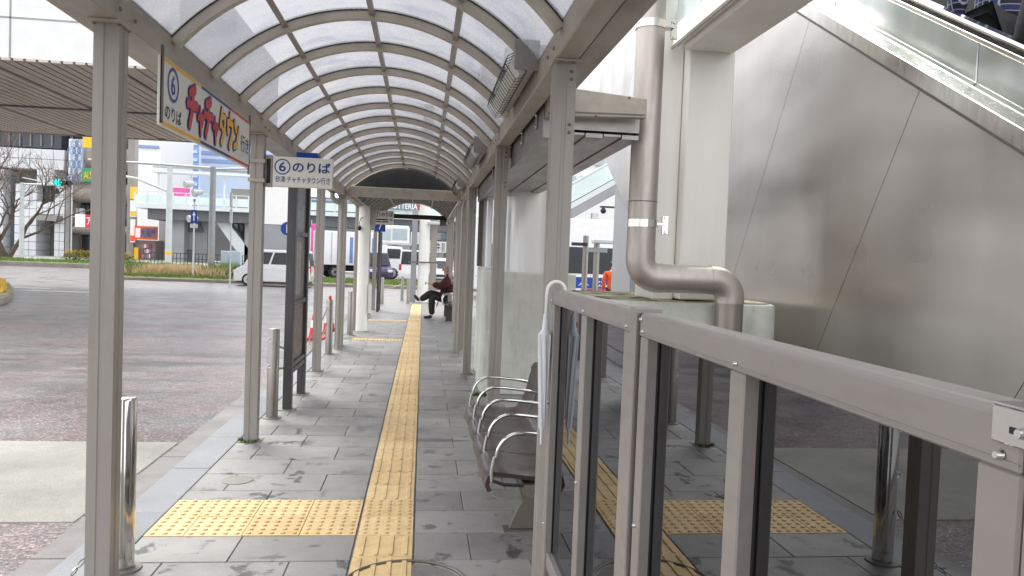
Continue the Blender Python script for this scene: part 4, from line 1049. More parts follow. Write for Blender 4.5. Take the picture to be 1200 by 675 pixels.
# seated person, facing the road (-X), legs crossed
sp = thing('person', (.62, 18.6, 0), 'person in dark red coat sitting cross-legged on the far bench', 'person')
hy = 18.6
skinned('body', [(.66, hy, .52, .13), (.66, hy, .72, .12), (.63, hy, .95, .11), (.60, hy, 1.06, .05), (.575, hy, 1.13, .062), (.565, hy, 1.22, .078), (.57, hy, 1.29, .05),
    (.63, hy-.17, 1.0, .045), (.50, hy-.21, .80, .04), (.28, hy-.12, .845, .03), (.18, hy-.07, .875, .026),
    (.63, hy+.17, 1.0, .045), (.50, hy+.21, .80, .04), (.28, hy+.10, .835, .03), (.18, hy+.05, .87, .026),
    (.60, hy-.09, .50, .085), (.26, hy-.08, .55, .065), (.24, hy-.08, .30, .05), (.26, hy-.08, .08, .036), (.16, hy-.08, .045, .03),
    (.60, hy+.09, .50, .085), (.22, hy+.0, .62, .065), (.06, hy-.02, .50, .048), (-.07, hy-.02, .44, .034), (-.13, hy-.02, .50, .026)],
    [(0, 1), (1, 2), (2, 3), (3, 4), (4, 5), (5, 6), (2, 7), (7, 8), (8, 9), (9, 10), (2, 11), (11, 12), (12, 13), (13, 14), (0, 15), (15, 16), (16, 17), (17, 18), (18, 19), (0, 20), (20, 21), (21, 22), (22, 23), (23, 24)], 'skin', sp)
skinned('coat', [(.66, hy, .47, .25, .24), (.69, hy, .70, .25, .24), (.66, hy, .93, .23, .23), (.65, hy, 1.06, .14, .13), (.75, hy, 1.08, .12, .13),
    (.63, hy-.20, .98, .12), (.50, hy-.24, .80, .105), (.25, hy-.12, .845, .07), (.63, hy+.20, .98, .12), (.50, hy+.24, .80, .105), (.25, hy+.10, .835, .07), (.43, hy, .53, .19, .21)],
    [(0, 1), (1, 2), (2, 3), (3, 4), (2, 5), (5, 6), (6, 7), (2, 8), (8, 9), (9, 10), (0, 11)], 'coat_red', sp)
skinned('trousers', [(.60, hy, .50, .10), (.58, hy-.09, .50, .115), (.25, hy-.08, .56, .105), (.24, hy-.08, .30, .085), (.26, hy-.08, .10, .075), (.58, hy+.09, .50, .115), (.21, hy, .63, .105), (.05, hy-.02, .51, .085), (-.05, hy-.02, .455, .07)],
    [(0, 1), (1, 2), (2, 3), (3, 4), (0, 5), (5, 6), (6, 7), (7, 8)], 'trouser', sp)
for pts in ([(.27, hy-.08, .07, .045), (.20, hy-.08, .05, .046), (.10, hy-.08, .038, .036), (.05, hy-.08, .035, .026)], [(-.06, hy-.02, .44, .042), (-.10, hy-.02, .47, .046), (-.16, hy-.02, .54, .038), (-.19, hy-.02, .58, .026)]):
    skinned('shoe', pts, [(0, 1), (1, 2), (2, 3)], 'shoe', sp)
k = M().ball((.585, hy, 1.245), .105, .092, .10, 16, 10); o = k.build('hair', 'hair_white', sp, smooth=True)
k = M().ball((.478, hy, 1.195), .018, .014, .02); k.build('nose', 'skin', sp, smooth=True)
for dy in (-.035, .035): M().ball((.492, hy+dy, 1.22), .010, .014, .008).build('eye', 'ink_black', sp)
M().ball((.49, hy, 1.155), .012, .026, .007).build('mouth', 'ink_red', sp, smooth=True)
for dy in (-.09, .09): M().ball((.575, hy+dy, 1.20), .02, .01, .03).build('ear', 'skin', sp, smooth=True)
for dy, dz in ((-.07, .875), (.05, .87)):
    k = M(); hand(k, (.17, hy+dy, dz), (-1, 0, .15), (0, 0, 1)); o = k.build('fingers', 'skin', sp, smooth=True); o['kind'] = 'stuff'
single(M().cbox((.085, hy-.01, .87), .012, .16, .09).build('phone', 'black_plastic', bevel=.005), 'dark phone held by the seated person in the red coat', 'phone')
# people on the escalator
def stand(t, x, y, z, coat, trou, h=1.68, face=1, hairm='hair_dark'):
    s_ = h/1.68; q = lambda a, b, c, *r: (x+a*s_, y+b*s_*face, z+c*s_, *[v*s_ for v in r])
    arms = []
    skinned('body', [q(0, 0, .92, .12), q(0, 0, 1.15, .11), q(0, .0, 1.36, .11), q(0, .01, 1.45, .05), q(0, .02, 1.52, .065), q(0, .02, 1.60, .08), q(0, .01, 1.66, .05),
        q(-.18, 0, 1.37, .045), q(-.23, .02, 1.10, .04), q(-.22, .10, .87, .03), q(.18, 0, 1.37, .045), q(.23, .02, 1.10, .04), q(.22, .10, .87, .03),
        q(-.09, 0, .86, .08), q(-.10, .02, .48, .06), q(-.10, -.02, .09, .04), q(-.10, .10, .04, .035), q(.09, 0, .86, .08), q(.10, .02, .48, .06), q(.10, -.02, .09, .04), q(.10, .10, .04, .035)],
        [(0, 1), (1, 2), (2, 3), (3, 4), (4, 5), (5, 6), (2, 7), (7, 8), (8, 9), (2, 10), (10, 11), (11, 12), (0, 13), (13, 14), (14, 15), (15, 16), (0, 17), (17, 18), (18, 19), (19, 20)], 'skin', t, 1)
    skinned('jacket', [q(0, 0, .80, .17, .14), q(0, 0, 1.0, .165, .135), q(0, 0, 1.20, .17, .135), q(0, 0, 1.36, .15, .12), q(0, 0, 1.45, .07), q(-.20, 0, 1.36, .07), q(-.25, .02, 1.10, .062), q(-.23, .09, .90, .05), q(.20, 0, 1.36, .07), q(.25, .02, 1.10, .062), q(.23, .09, .90, .05)],
        [(0, 1), (1, 2), (2, 3), (3, 4), (3, 5), (5, 6), (6, 7), (3, 8), (8, 9), (9, 10)], coat, t)
    skinned('trousers', [q(0, 0, .88, .13), q(-.09, 0, .84, .10), q(-.10, .02, .48, .078), q(-.10, 0, .10, .065), q(.09, 0, .84, .10), q(.10, .02, .48, .078), q(.10, 0, .10, .065)], [(0, 1), (1, 2), (2, 3), (0, 4), (4, 5), (5, 6)], trou, t)
    for dx in (-.10, .10): skinned('shoe', [q(dx, -.03, .05, .05), q(dx, .06, .045, .048), q(dx, .15, .035, .035)], [(0, 1), (1, 2)], 'shoe', t, 1)
    M().ball(q(0, -.01, 1.61), .095*s_, .105*s_, .10*s_, 14, 9).build('hair', hairm, t, smooth=True)
    M().ball(q(0, .105, 1.56), .014, .016, .02).build('nose', 'skin', t, smooth=True)
    for dx in (-.035, .035): M().ball(q(dx, .092, 1.59), .012, .008, .008).build('eye', 'ink_black', t)
    M().ball(q(0, .088, 1.515), .025, .008, .007).build('mouth', 'ink_red', t, smooth=True)
    for dx in (-.235, .235):
        k = M(); hand(k, q(dx*.96, .11, .85), (0, .3*face, -1), (0, -1, 0)); k.build('fingers', 'skin', t, smooth=True)['kind'] = 'stuff'
def stepz(y): return LB(.4+.4*math.floor((y-.4)/.4))-.52
py1, py2 = 4.02, 3.42
t1 = thing('person', (XE+.62, py1, stepz(py1)), 'escalator rider in blue plaid shirt at the top right corner', 'person'); stand(t1, XE+.62, py1, stepz(py1), 'plaid', 'trouser')
t2 = thing('person', (XE+.55, py2, stepz(py2)), 'escalator rider in black coat at the top right corner, below the plaid shirt', 'person'); stand(t2, XE+.55, py2, stepz(py2), 'black_cloth', 'black_cloth', 1.72)
po = PY(713, 330, 20.5)
t3 = thing('person', (po.x+.12, 20.5, RZ), 'person in orange jacket half hidden behind the grey service wall', 'person'); stand(t3, po.x+.12, 20.5, RZ, 'orange_cloth', 'trouser', 1.70, 1)

# ------------------------------------------------------------------ far bench under the dark canopy
fb = thing('bench', (.78, 19.2, 0), 'dark wire-mesh metal bench with hoop armrests beneath the seated person', 'bench')
for i in range(4):
    y0 = 17.75+i*.52
    for j in range(9):
        x = .50+j*.045
        M().tube([(x, y0+.02, .44), (x, y0+.46, .44)], .008, 5).build('seat_wire', 'chrome' if j % 2 else 'dark_metal', fb)
    for j in range(7):
        z = .50+j*.05; M().tube([(.90+j*.012, y0+.02, z), (.90+j*.012, y0+.24, z+.012), (.90+j*.012, y0+.46, z)], .008, 5).build('back_wire', 'chrome' if j % 2 else 'dark_metal', fb)
    M().tube([(.49, y0, .42), (.48, y0, .55), (.52, y0, .63), (.62, y0, .66), (.90, y0, .64), (.95, y0, .60), (.90, y0, .43), (.49, y0, .42)], .015, 8).build('armrest', 'chrome', fb, smooth=True)
M().box(.62, .68, 17.7, 19.9, .36, .425).build('support_beam', 'dark_metal', fb)
for y in (18.0, 19.5): M().box(.58, .82, y, y+.05, 0, .36).build('leg', 'dark_metal', fb)

# ------------------------------------------------------------------ traffic islands
def grass_stuff(name, m, area, n, h, lb, z):
    k = M()
    for i in range(n):
        x, y = area(); hh = h*random.uniform(.5, 1.2); e = random.uniform(.02, .05); a = random.uniform(0, 3.14); lx, ly = random.gauss(0, hh*.3), random.gauss(0, hh*.3)
        k.add([(x-e*math.cos(a), y-e*math.sin(a), z), (x+e*math.cos(a), y+e*math.sin(a), z), (x+lx, y+ly, z+hh)], [(0, 1, 2)])
    o = k.build(name, m); tag(o, lb, 'grass', kind='stuff'); return o
def island(poly, name='traffic_island', top='lawn', kw=.28, h=.16):
    b = structure(M().prism([(x, y, RZ-.02) for x, y in poly], (0, 0, h)).build(name, 'kerb_far', bevel=.02))
    cx, cy = sum(p[0] for p in poly)/len(poly), sum(p[1] for p in poly)/len(poly)
    ins = [(x-kw*(1 if x > cx else -1), y-kw*(1 if y > cy else -1)) for x, y in poly]
    M().prism([(x, y, RZ-.02+h-.05) for x, y in ins], (0, 0, .075)).build('turf', top, b); return RZ-.02+h+.02
iz = island([(-15.4, 37.3), (3.5, 37.3), (6, 39), (6, 41.3), (-15.4, 43.5)], top='lawn_dry')
grass_stuff('dry_grass', 'grass_dry', lambda: (min(-9.0, max(-14.8, random.gauss(-12.0, 1.3))), random.uniform(38.6, 41.5)), 5000, .55, 'tawny dry grass clump on the traffic island left of the boxes', iz)
grass_stuff('island_grass', 'grass', lambda: (random.uniform(-15, 2.6), random.uniform(37.7, 41.5)), 9000, .20, 'short green grass covering the traffic island along the road', iz)
grass_stuff('weed_tufts', 'grass', lambda: (random.choice((-14.4, -10.3, -9.6, -8.2))+random.gauss(0, .25), random.uniform(39, 41)), 1500, .75, 'taller green weeds among the dry grass on the island', iz)
cp = [PZ(-150, 372, RZ), PZ(-10, 360, RZ), PZ(8, 356, RZ), PZ(14, 350, RZ), PZ(15, 343, RZ), PZ(11, 338, RZ), PZ(-10, 334.5, RZ), PZ(-150, 330, RZ)]
ci = structure(M().prism([(p.x, p.y, RZ-.02) for p in cp], (0, 0, .22)).build('traffic_island', 'kerb_far', bevel=.03))
cc = sum(cp, Vector((0, 0, 0)))/len(cp)
M().prism([(p.x+(cc.x-p.x)*.06, p.y+(cc.y-p.y)*.10, RZ+.19) for p in cp], (0, 0, .03)).build('turf', 'lawn_dry', ci)
def bed():
    a = random.random(); px_ = random.uniform(-80, 10); q = PZ(px_, random.uniform(337.5, 352), RZ); return q.x-.1, q.y
grass_stuff('flower_bed', 'flower', bed, 2500, .16, 'yellow flowering ground cover on the island at the left edge', RZ+.21)
for k, (x0_, y0_) in enumerate(((16, 337), (24, 340))):
    q = PZ(x0_, y0_, RZ); M_ = M().box(q.x, q.x+(2.2 if k else 1.2), q.y-.12, q.y+.12, RZ+.001, RZ+.005); structure(M_.build('road_marking', 'white'))
# far side verge: lawn behind a kerb
vz = island([(-70, 52.3), (-15.5, 52.3), (-13.5, 55), (-14, 60), (-70, 66)], 'verge', 'lawn', .35, .30)
grass_stuff('verge_grass', 'grass', lambda: (random.uniform(-45, -15.5), random.uniform(53, 57)), 6000, .22, 'mown green grass on the verge across the road', vz)
hd = M()
for i in range(2600):
    x, y = random.uniform(-24.7, -20.2), random.uniform(55.0, 56.4); z = vz+random.uniform(.0, .75)*(1-.5*abs((x+22.4)/2.3)**4)
    a, e = random.uniform(0, 6.3), random.uniform(.04, .09); hd.add([(x, y, z), (x+e*math.cos(a), y+e*math.sin(a), z+e*.4), (x+e*.3, y-e*.5, z+e)], [(0, 1, 2)])
hg = thing('hedge', (-22.4, 55.7, vz), 'low hedge with yellow blossom on the verge in front of the tiled building', 'hedge')
hd.build('foliage', 'hedge', hg)['kind'] = 'stuff'
hd = M()
for i in range(700):
    x, y = random.uniform(-24.7, -20.2), random.uniform(54.95, 56.2); z = vz+random.uniform(.35, .85)
    a, e = random.uniform(0, 6.3), random.uniform(.05, .09); hd.add([(x, y, z), (x+e*math.cos(a), y+e*math.sin(a), z+e*.4), (x+e*.3, y-e*.5, z+e)], [(0, 1, 2)])
hd.build('blossom', 'flower', hg)['kind'] = 'stuff'
# pavement on the far side, under the deck
structure(M().box(-80, -15.0, 62.05, 100, RZ-.02, .02).build('far_pavement', 'concrete_far'))
structure(M().box(-15, 60, 62.05, 100, RZ-.02, .0).build('far_forecourt', 'concrete_far'))

# ------------------------------------------------------------------ bare tree at the left edge
def tree(base, H, lb):
    t = thing('bare_tree', base, lb, 'tree'); trunk = M(); limb = M(); tw = M(); rnd = random.Random(5)
    def grow(p, d, L, r, lv):
        n = 4; pts = [p]; q = p.copy(); dd = d.copy()
        for i in range(n):
            dd = (dd+Vector((rnd.gauss(0, .13), rnd.gauss(0, .13), rnd.gauss(.04, .08)))).normalized(); q = q+dd*L/n; pts.append(q)
        rs = [r*(1-.4*i/n) for i in range(n+1)]
        (trunk if lv < 2 else limb if lv < 4 else tw).tube(pts, rs, 7 if lv < 2 else 5 if lv < 4 else 3)
        if lv >= 6: return
        for i in range(3 if lv > 0 else 0):
            ax = Vector((rnd.gauss(0, 1), rnd.gauss(0, 1), rnd.gauss(0, .5))).normalized()
            nd = (dd*.75+ax*.55+Vector((0, 0, .10))).normalized()
            s_ = pts[-1] if i == 0 else pts[rnd.randint(2, n)]
            grow(s_, nd, L*rnd.uniform(.66, .86), r*.56, lv+1)
        if lv == 0:
            for a in (0.3, 1.6, 3.3, 4.6): grow(pts[-1], Vector((math.cos(a)*.45, math.sin(a)*.45, .85)).normalized(), L*1.5, r*.5, 1)
    b = Vector(base); grow(b, Vector((.05, 0, 1)), H*.12, H*.026, 0)
    grow(b+Vector((.25, 0, .1)), Vector((.42, 0, .9)).normalized(), H*.3, H*.016, 1); grow(b+Vector((-.3, 0, .1)), Vector((-.3, .1, .95)).normalized(), H*.3, H*.016, 1)
    trunk.build('trunk', 'bark', t, smooth=True); limb.build('limbs', 'bark', t, smooth=True)['kind'] = 'stuff'; tw.build('twigs', 'twig', t)['kind'] = 'stuff'
b = PY(6, 301, 58.0); tree((b.x, 58.0, vz-.05), 11.0, 'bare leafless tree on the verge at the left edge')

# ------------------------------------------------------------------ buildings across the road
def rect(o, x0, y0, x1, y1, Y, d, name, m, bevel=0.0):
    """box whose front face fills the pixel rectangle at depth Y, d metres deep"""
    a, b_ = PY((x0+x1)/2, y1, Y), PY((x0+x1)/2, y0, Y); l_, r_ = PY(x0, (y0+y1)/2, Y), PY(x1, (y0+y1)/2, Y)
    return M().box(l_.x, r_.x, Y, Y+d, a.z, b_.z).build(name, m, o, bevel=bevel)
def bld(name, px, Y, lb, cat='building'):
    p = PY(px, 290, Y); return thing(name, (p.x, Y, 0), lb, cat)
YW = 84
tb = bld('tiled_building', 45, YW, 'white tiled corner building with recessed entrance behind the bare tree')
rect(tb, -60, 60, 82, 304, YW+3.2, 8, 'core', 'tile_grey')
# tile-faced piers and spandrels, one slab per panel
def tiles(o, x0, y0, x1, y1, Y, nx, ny, m='tile_white'):
    l_, r_ = PY(x0, (y0+y1)/2, Y).x, PY(x1, (y0+y1)/2, Y).x; zb, zt = PY((x0+x1)/2, y1, Y).z, PY((x0+x1)/2, y0, Y).z
    me = M().box(0, (r_-l_)/nx-.05, 0, 3.1, 0, (zt-zb)/ny-.05).mesh('tile'); me.materials.append(MATS[m])
    for i in range(nx):
        for j in range(ny): inst('tile', me, o, (l_+(r_-l_)*i/nx, Y, zb+(zt-zb)*j/ny))
tiles(tb, -60, 196, 4, 301, YW, 5, 8); tiles(tb, 17, 215, 43, 302, YW, 3, 9); tiles(tb, 64, 210, 76, 303, YW, 2, 9); tiles(tb, 43.3, 236, 63.5, 251, YW, 3, 2); tiles(tb, -60, 172, 76, 196, YW, 10, 2)
tiles(tb, 43.3, 196, 63.5, 216, YW, 3, 2)
rect(tb, 43.5, 217, 57, 236, YW+1.5, .2, 'window', 'window_mid'); rect(tb, 5, 205, 16.5, 301, YW+1.5, .2, 'window', 'window_mid')
rect(tb, 44, 262, 53, 303, YW+2.2, .2, 'door', 'window_mid'); rect(tb, 42, 252, 67, 258.5, YW-1.2, 2, 'entrance_canopy', 'tile_grey')
rect(tb, -60, 152, 72, 171, YW+.6, 2, 'window_band', 'window_dark'); 
for k in range(9): rect(tb, -40+k*12.5, 152, -39+k*12.5, 171, YW+.4, .3, 'window_post', 'tile_grey')
rect(tb, -60, 140, 74, 151.8, YW, 3, 'parapet', 'tile_white')
wv = rect(tb, 80.5, 163, 96, 212, YW-.5, .3, 'wave_panel', 'white')
o0 = PY(80.5, 211.5, YW-.52); sc = 84/885
for r_ in range(6):
    for c in range(3):
        for rr_ in (.42, .30, .17):
            cx, cz = .25+c*.48+(.24 if r_ % 2 else 0), .25+r_*.72
            if cx < 1.35: ring(o0, (1, 0, 0), (0, 0, 1), (cx, cz), rr_, .055, 'truck_blue', wv, .03, 'wave', 12)
rect(tb, 76.5, 215, 81.5, 304, YW-.2, 3, 'grey_pier', 'tile_grey'); rect(tb, 83.0, 212, 84.4, 304, YW-.6, .12, 'drain_pipe', 'pole_white')
bb = bld('balcony_building', 115, YW, 'brown clad building with rounded balconies and a row of shop signs')
rect(bb, 84.8, 120, 152, 304, YW+2.5, 1.5, 'core', 'window_dark')
for y0, y1 in ((172, 199), (214, 238), (264, 276)):
    l_, r_ = PY(84.8, y0, YW).x, PY(156, y0, YW).x; zt, zb = PY(120, y0, YW).z, PY(120, y1, YW).z; zc, hr = (zt+zb)/2, (zt-zb)/2
    M().prism([(l_, YW+1.2-1.3*math.cos(a), zc+hr*math.sin(a)) for a in [rad(-90+18*i) for i in range(11)]], (r_-l_, 0, 0)).build('balcony', 'brown_clad', bb, smooth=True)
for i in range(5): rect(bb, 86+i*5, 240, 89+i*5, 251, YW+2.3, .15, 'window', 'window_mid')
for i in range(2): rect(bb, 87+i*5.5, 244, 91.5+i*5.5, 253.5, YW+1.2, .6, 'air_conditioner', 'white_steel')
M().tube([PY(85, 254, YW-.3), PY(115, 254.8, YW-.3)], .05, 6).build('balcony_rail', 'white_steel', bb); rect(bb, 87, 277, 96, 303, YW+2.2, .2, 'door', 'poster_b'); rect(bb, 97, 277, 118, 304, YW+2.1, .2, 'shop_front', 'window_dark')
rect(bb, 149, 160, 157, 308, YW-1, 1.0, 'end_wall', 'tile_grey')
def sign(px0, py0, px1, py1, Y, m, lb, txt=None, tm='white', box=(.1, .2, .9, .8), parts=()):
    c = PY((px0+px1)/2, py1, Y); t = thing('shop_sign', c, lb, 'sign'); o = rect(t, px0, py0, px1, py1, Y, .25, 'board', m)
    a = PY((px0+px1)/2, py1, Y).z; b2 = PY((px0+px1)/2, py0, Y).z; l_ = PY(px0, (py0+py1)/2, Y).x; r_ = PY(px1, (py0+py1)/2, Y).x
    O_ = Vector((l_, Y, a)); w, h_ = r_-l_, b2-a
    for (bx, mm) in parts: flat(O_, (1, 0, 0), (0, 0, 1), (bx[0]*w, bx[1]*h_, bx[2]*w, bx[3]*h_), mm, t, .02, 'colour_panel', .015)
    if txt: lettering(txt, O_, (1, 0, 0), (0, 0, 1), (box[0]*w, box[1]*h_, box[2]*w, box[3]*h_), tm, t, .015, .035)
    return t
sign(96.2, 197, 114, 213, YW-1.6, 'green_sign', 'green shop sign with pale lettering beside the blue wave panel', 'ALSA', 'yellow_sign', (.12, .22, .88, .75))
sign(88, 251.5, 124, 266.5, YW-1.6, 'red_sign', 'red and white shop sign on the lower balcony', 'アコム', 'white', (.38, .2, .95, .8), (((.0, .0, .33, 1), 'white'),))
sign(97, 150, 113, 173, YW-1.6, 'yellow_sign', 'yellow sign board high on the brown building')
sign(152.5, 219, 160, 233, YW-1.8, 'yellow_sign', 'small yellow sign right behind the nearest post'); sign(152.5, 235, 160, 254, YW-1.8, 'white', 'small white sign with yellow foot behind the nearest post', parts=(((.05, .05, .95, .35), 'yellow_sign'),))
sign(152.5, 257, 158, 284, YW-1.8, 'white', 'white sign with orange foot behind the nearest post', parts=(((.05, .05, .95, .3), 'orange_sign'),))
sign(157.5, 265, 184, 281, YW-2, 'orange_sign', 'orange shop sign with dark characters under the pedestrian deck', '大福屋', 'ink_purple', (.28, .2, .95, .8), (((.05, .15, .26, .85), 'white'), ((.3, .12, .97, .88), 'poster_b')))
shop = bld('kiosk_shop', 172, YW-1, 'small shop front with stocked shelves below the orange sign', 'shop')
rect(shop, 156, 281.5, 182, 305, YW-.5, 3, 'wall', 'tile_grey')
for i in range(4):
    for j in range(3): rect(shop, 166+i*2.8, 286+j*6, 168.4+i*2.8, 290.5+j*6, YW-.7, .15, 'goods', ('poster_a', 'poster_b', 'pink_sign', 'white')[(i*3+j) % 4])
rect(shop, 156.5, 290, 162, 304, YW-.9, .3, 'banner', 'yellow_sign'); rect(shop, 179, 283, 186, 305, YW+2.7, .2, 'doorway', 'window_dark')
# blue glass tower and pale blocks far behind
tw = bld('office_tower', 212, 190, 'blue glass office tower far behind the pedestrian deck', 'tower')
rect(tw, 186, 60, 234, 250, 190, 4, 'shaft', 'blue_tower')
for j in range(19):
    for i in range(2): rect(tw, 206+i*17, 62+j*9.5, 214+i*17, 65.5+j*9.5, 189.6, .3, 'window', 'tower_band')
pb = bld('office_block', 300, 170, 'pale blue glass block right of the office tower')
rect(pb, 234.5, 166, 330, 246, 172, 3, 'shaft', 'tower_band')
for j in range(4): rect(pb, 236, 170+j*9, 328, 174+j*9, 171.7, .2, 'window', 'blue_tower')
pw = bld('white_block', 165, 150, 'white block with red banding behind the deck')
rect(pw, 150, 120, 188, 300, 150, 20, 'shaft', 'white'); rect(pw, 158, 157, 184, 161, 149.7, .2, 'red_band', 'orange_sign'); rect(pw, 156, 170, 186, 173, 149.7, .2, 'grey_band', 'blue_tower')

# ------------------------------------------------------------------ pedestrian deck
YD = 78
dk = thing('pedestrian_deck', (PY(260, 290, YD).x, YD, 0), 'elevated pedestrian deck with glass railing across the road', 'footbridge')
xl, xr = PY(157, 245, YD).x, PY(640, 262, YD).x; zt = PY(240, 242, YD).z; zb = PY(240, 252, YD).z
M().box(xl, xr, YD, YD+7, zb+.45, zt).build('slab', 'white_steel', dk); M().box(xl+1, xr, YD+.8, YD+6, zb-.6, zb+.45).build('girder', 'grey_dark', dk)
zr = zt+1.25; n = 34
M().box(xl, xr, YD+.05, YD+.13, zr-.06, zr).build('top_rail', 'white_steel', dk)
for i in range(n+1):
    x = xl+(xr-xl)*i/n; M().box(x-.05, x+.05, YD+.04, YD+.14, zt, zr-.06).build('baluster', 'white_steel', dk)
    if i < n: M().box(x+.06, x+(xr-xl)/n-.06, YD+.08, YD+.10, zt+.12, zr-.35).build('glass_panel', 'glass_rail', dk)
for px_ in (197, 292, 385, 470, 560):
    x = PY(px_, 280, YD).x; M().box(x-.9, x+.9, YD+2, YD+4.2, 0, zb-.6).build('pier', 'grey_concrete', dk)
for px_ in range(160, 330, 42):
    x = PY(px_, 200, YD).x; M().box(x-.08, x+.08, YD+6.2, YD+6.36, zt, zt+3.6).build('shelter_post', 'white_steel', dk)
M().box(xl, xr, YD+4.6, YD+6.6, zt+3.6, zt+3.85).build('shelter_roof', 'white_steel', dk)
M().box(xl+1.3, xl+3.2, YD+6.7, YD+6.8, zt+.9, zt+2.2).build('poster_wall', 'pink_sign', dk); M().box(xl+7.5, xl+13, YD+6.7, YD+6.8, zt+.3, zt+2.4).build('wall_panel', 'tile_grey', dk)
xs = PY(247, 250, YD).x
M().prism([(xs, YD+2, zb-.6), (xs+1.2, YD+2, zb-.6), (xs+4.5, YD+2, 0), (xs+3.0, YD+2, 0)], (0, 2, 0)).build('stair_flight', 'white_steel', dk)
wl_ = thing('underpass_wall', (PY(222, 300, YD).x, YD+3, 0), 'grey concrete stair wall with small lights under the pedestrian deck', 'wall')
rect(wl_, 200, 258, 243, 306, YD+3.5, 2, 'wall', 'grey_concrete'); rect(wl_, 186, 250, 330, 306, YD+8, .5, 'back_wall', 'tile_white'); rect(wl_, 207, 292, 224, 306, YD+3.2, .2, 'panel', 'grey_dark'); rect(wl_, 283, 252, 300, 306, YD+4.6, 2, 'side_wall', 'grey_concrete')
rect(wl_, 278, 260, 284, 292, YD+4.0, .3, 'window', 'window_mid')
M().prism([PY(206, 255, YD+3.2), PY(232, 255, YD+3.2), PY(238, 272, YD+3.2), PY(203, 272, YD+3.2)], (0, .25, 0)).build('soffit_panel', 'grey_dark', wl_)
for px_ in (211, 218): rect(wl_, px_, 293, px_+2, 296, YD+3.1, .1, 'wall_light', 'ink_black')
fnc = thing('railing', (PY(230, 307, 66).x, 66, 0), 'dark street railing below the pedestrian deck', 'railing')
l_, r_ = PY(176, 305, 66).x, PY(305, 308, 66).x
for z in (.5, .95): M().box(l_, r_, 66, 66.05, z, z+.05).build('rail', 'dark_metal', fnc)
for i in range(30): M().box(l_+(r_-l_)*i/30, l_+(r_-l_)*i/30+.05, 66, 66.05, 0, .95).build('picket', 'dark_metal', fnc)

# big station deck overhead at the upper left, louvred soffit
sd = thing('station_deck', (-16, 27, 6), 'overhead station deck with white fascia and louvred soffit at the upper left', 'deck')
DZ = 6.0; ya, yb = 20.2, 33.4; xa_, xb_ = -34, -6.4
M().box(xa_, xb_, ya, ya+.3, DZ+.03, DZ+3.4).build('fascia', 'white', sd)
for k in range(7): x = -10.3-k*3.4; M().box(x-.02, x+.02, ya-.012, ya-.002, DZ+.03, DZ+3.4).build('fascia_joint', 'pole_grey', sd)
M().box(xa_, xb_, ya-.012, ya-.002, DZ+1.0, DZ+1.035).build('fascia_joint', 'pole_grey', sd)
M().box(xa_, xb_, ya+.3, yb, DZ+.3, DZ+3.4).build('body', 'grey_concrete', sd)
sm = M().box(0, .22, 0, yb-ya, 0, .06).mesh('soffit_slat'); sm.materials.append(MATS['soffit_slat'])
n = int((xb_-xa_)/.29)
for i in range(n):
    inst('soffit_slat', sm, sd, (xa_+i*.29, ya, DZ-.03+(.05 if (i*7) % 11 == 3 else 0)))
M().box(xa_, xb_, ya+.3, yb, DZ+.10, DZ+.12).build('soffit_back', 'grey_dark', sd)
M().box(xa_, xb_, yb, yb+.2, DZ-.05, DZ+3.4).build('rear_fascia', 'tile_grey', sd)
M().box(xa_, xb_, 26.8, 27.0, DZ-.06, DZ-.035).build('soffit_joint', 'grey_dark', sd)
for x in (-30,): M().box(x, x+1.2, 26, 27.2, RZ, DZ).build('pier', 'grey_concrete', sd)

# ------------------------------------------------------------------ poles, signals, boxes on the islands
def pole(name, px, pt, pb_, Y, r, m, lb, cat, z0):
    b_ = PY(px, pb_, Y); t_ = PY(px-(pb_-pt)*-.036, pt, Y)
    t = thing(name, (b_.x, Y, z0), lb, cat); M().cyl((b_.x, Y, z0), (b_.x, Y, t_.z), r, 14, r*.85).build('pole', m, t, smooth=True); return t, b_.x, t_.z
t, x, z = pole('gantry_pole', 197, 194, 312, 60, .24, 'pole_white', 'tall pale gantry pole with lamp arm in front of the deck', 'pole', RZ)
M().tube([(x-1.2, 60, z-.1), (x+8, 60, z-.1)], .10, 8).build('cross_pipe', 'pole_white', t); M().tube([(x, 60, z-2.0), (x-2.4, 60, z-1.1), (x-3.2, 60, z-1.0)], .09, 8).build('arm', 'pole_white', t); M().cbox((x-3.6, 60, z-1.0), .9, .4, .3).build('lamp_head', 'pole_white', t, bevel=.08)
M().cyl((x, 60, .9), (x, 60, 1.1), .25, 12).build('band', 'yellow_sign', t)
t, x, z = pole('lamp_post', 247, 196, 325, 40, .17, 'pole_grey', 'thick grey street pole with loudspeakers on the traffic island', 'pole', iz)
M().cyl((x, 40, iz), (x, 40, iz+.45), .26, 14).build('base', 'grey_dark', t); M().tube([(x, 40, z-.05), (x-2.0, 40, z), (x-6, 40, z+.05)], .06, 8).build('cross_pipe', 'pole_white', t); M().tube([(x, 40, z-.1), (x+1.5, 40, z), (x+5, 40, z-.05)], .06, 8).build('cross_pipe', 'pole_white', t)
for dx, dz in ((-.5, -1.3), (-.9, -.9), (-.7, -2.6)): M().cyl((x+dx, 39.9, z+dz), (x+dx-.35, 39.6, z+dz-.08), .12, 10, .19).build('loudspeaker', 'pole_white', t)
t, x, z = pole('sign_pole', 226, 236, 328, 38.6, .045, 'pole_white', 'thin white pole with blue one-way arrow sign on the island', 'sign', iz)
O_ = Vector((x-.14, 38.53, z-1.05)); M().box(x-.15, x+.16, 38.54, 38.56, z-1.05, z-.42).build('plate', 'blue_sign', t)
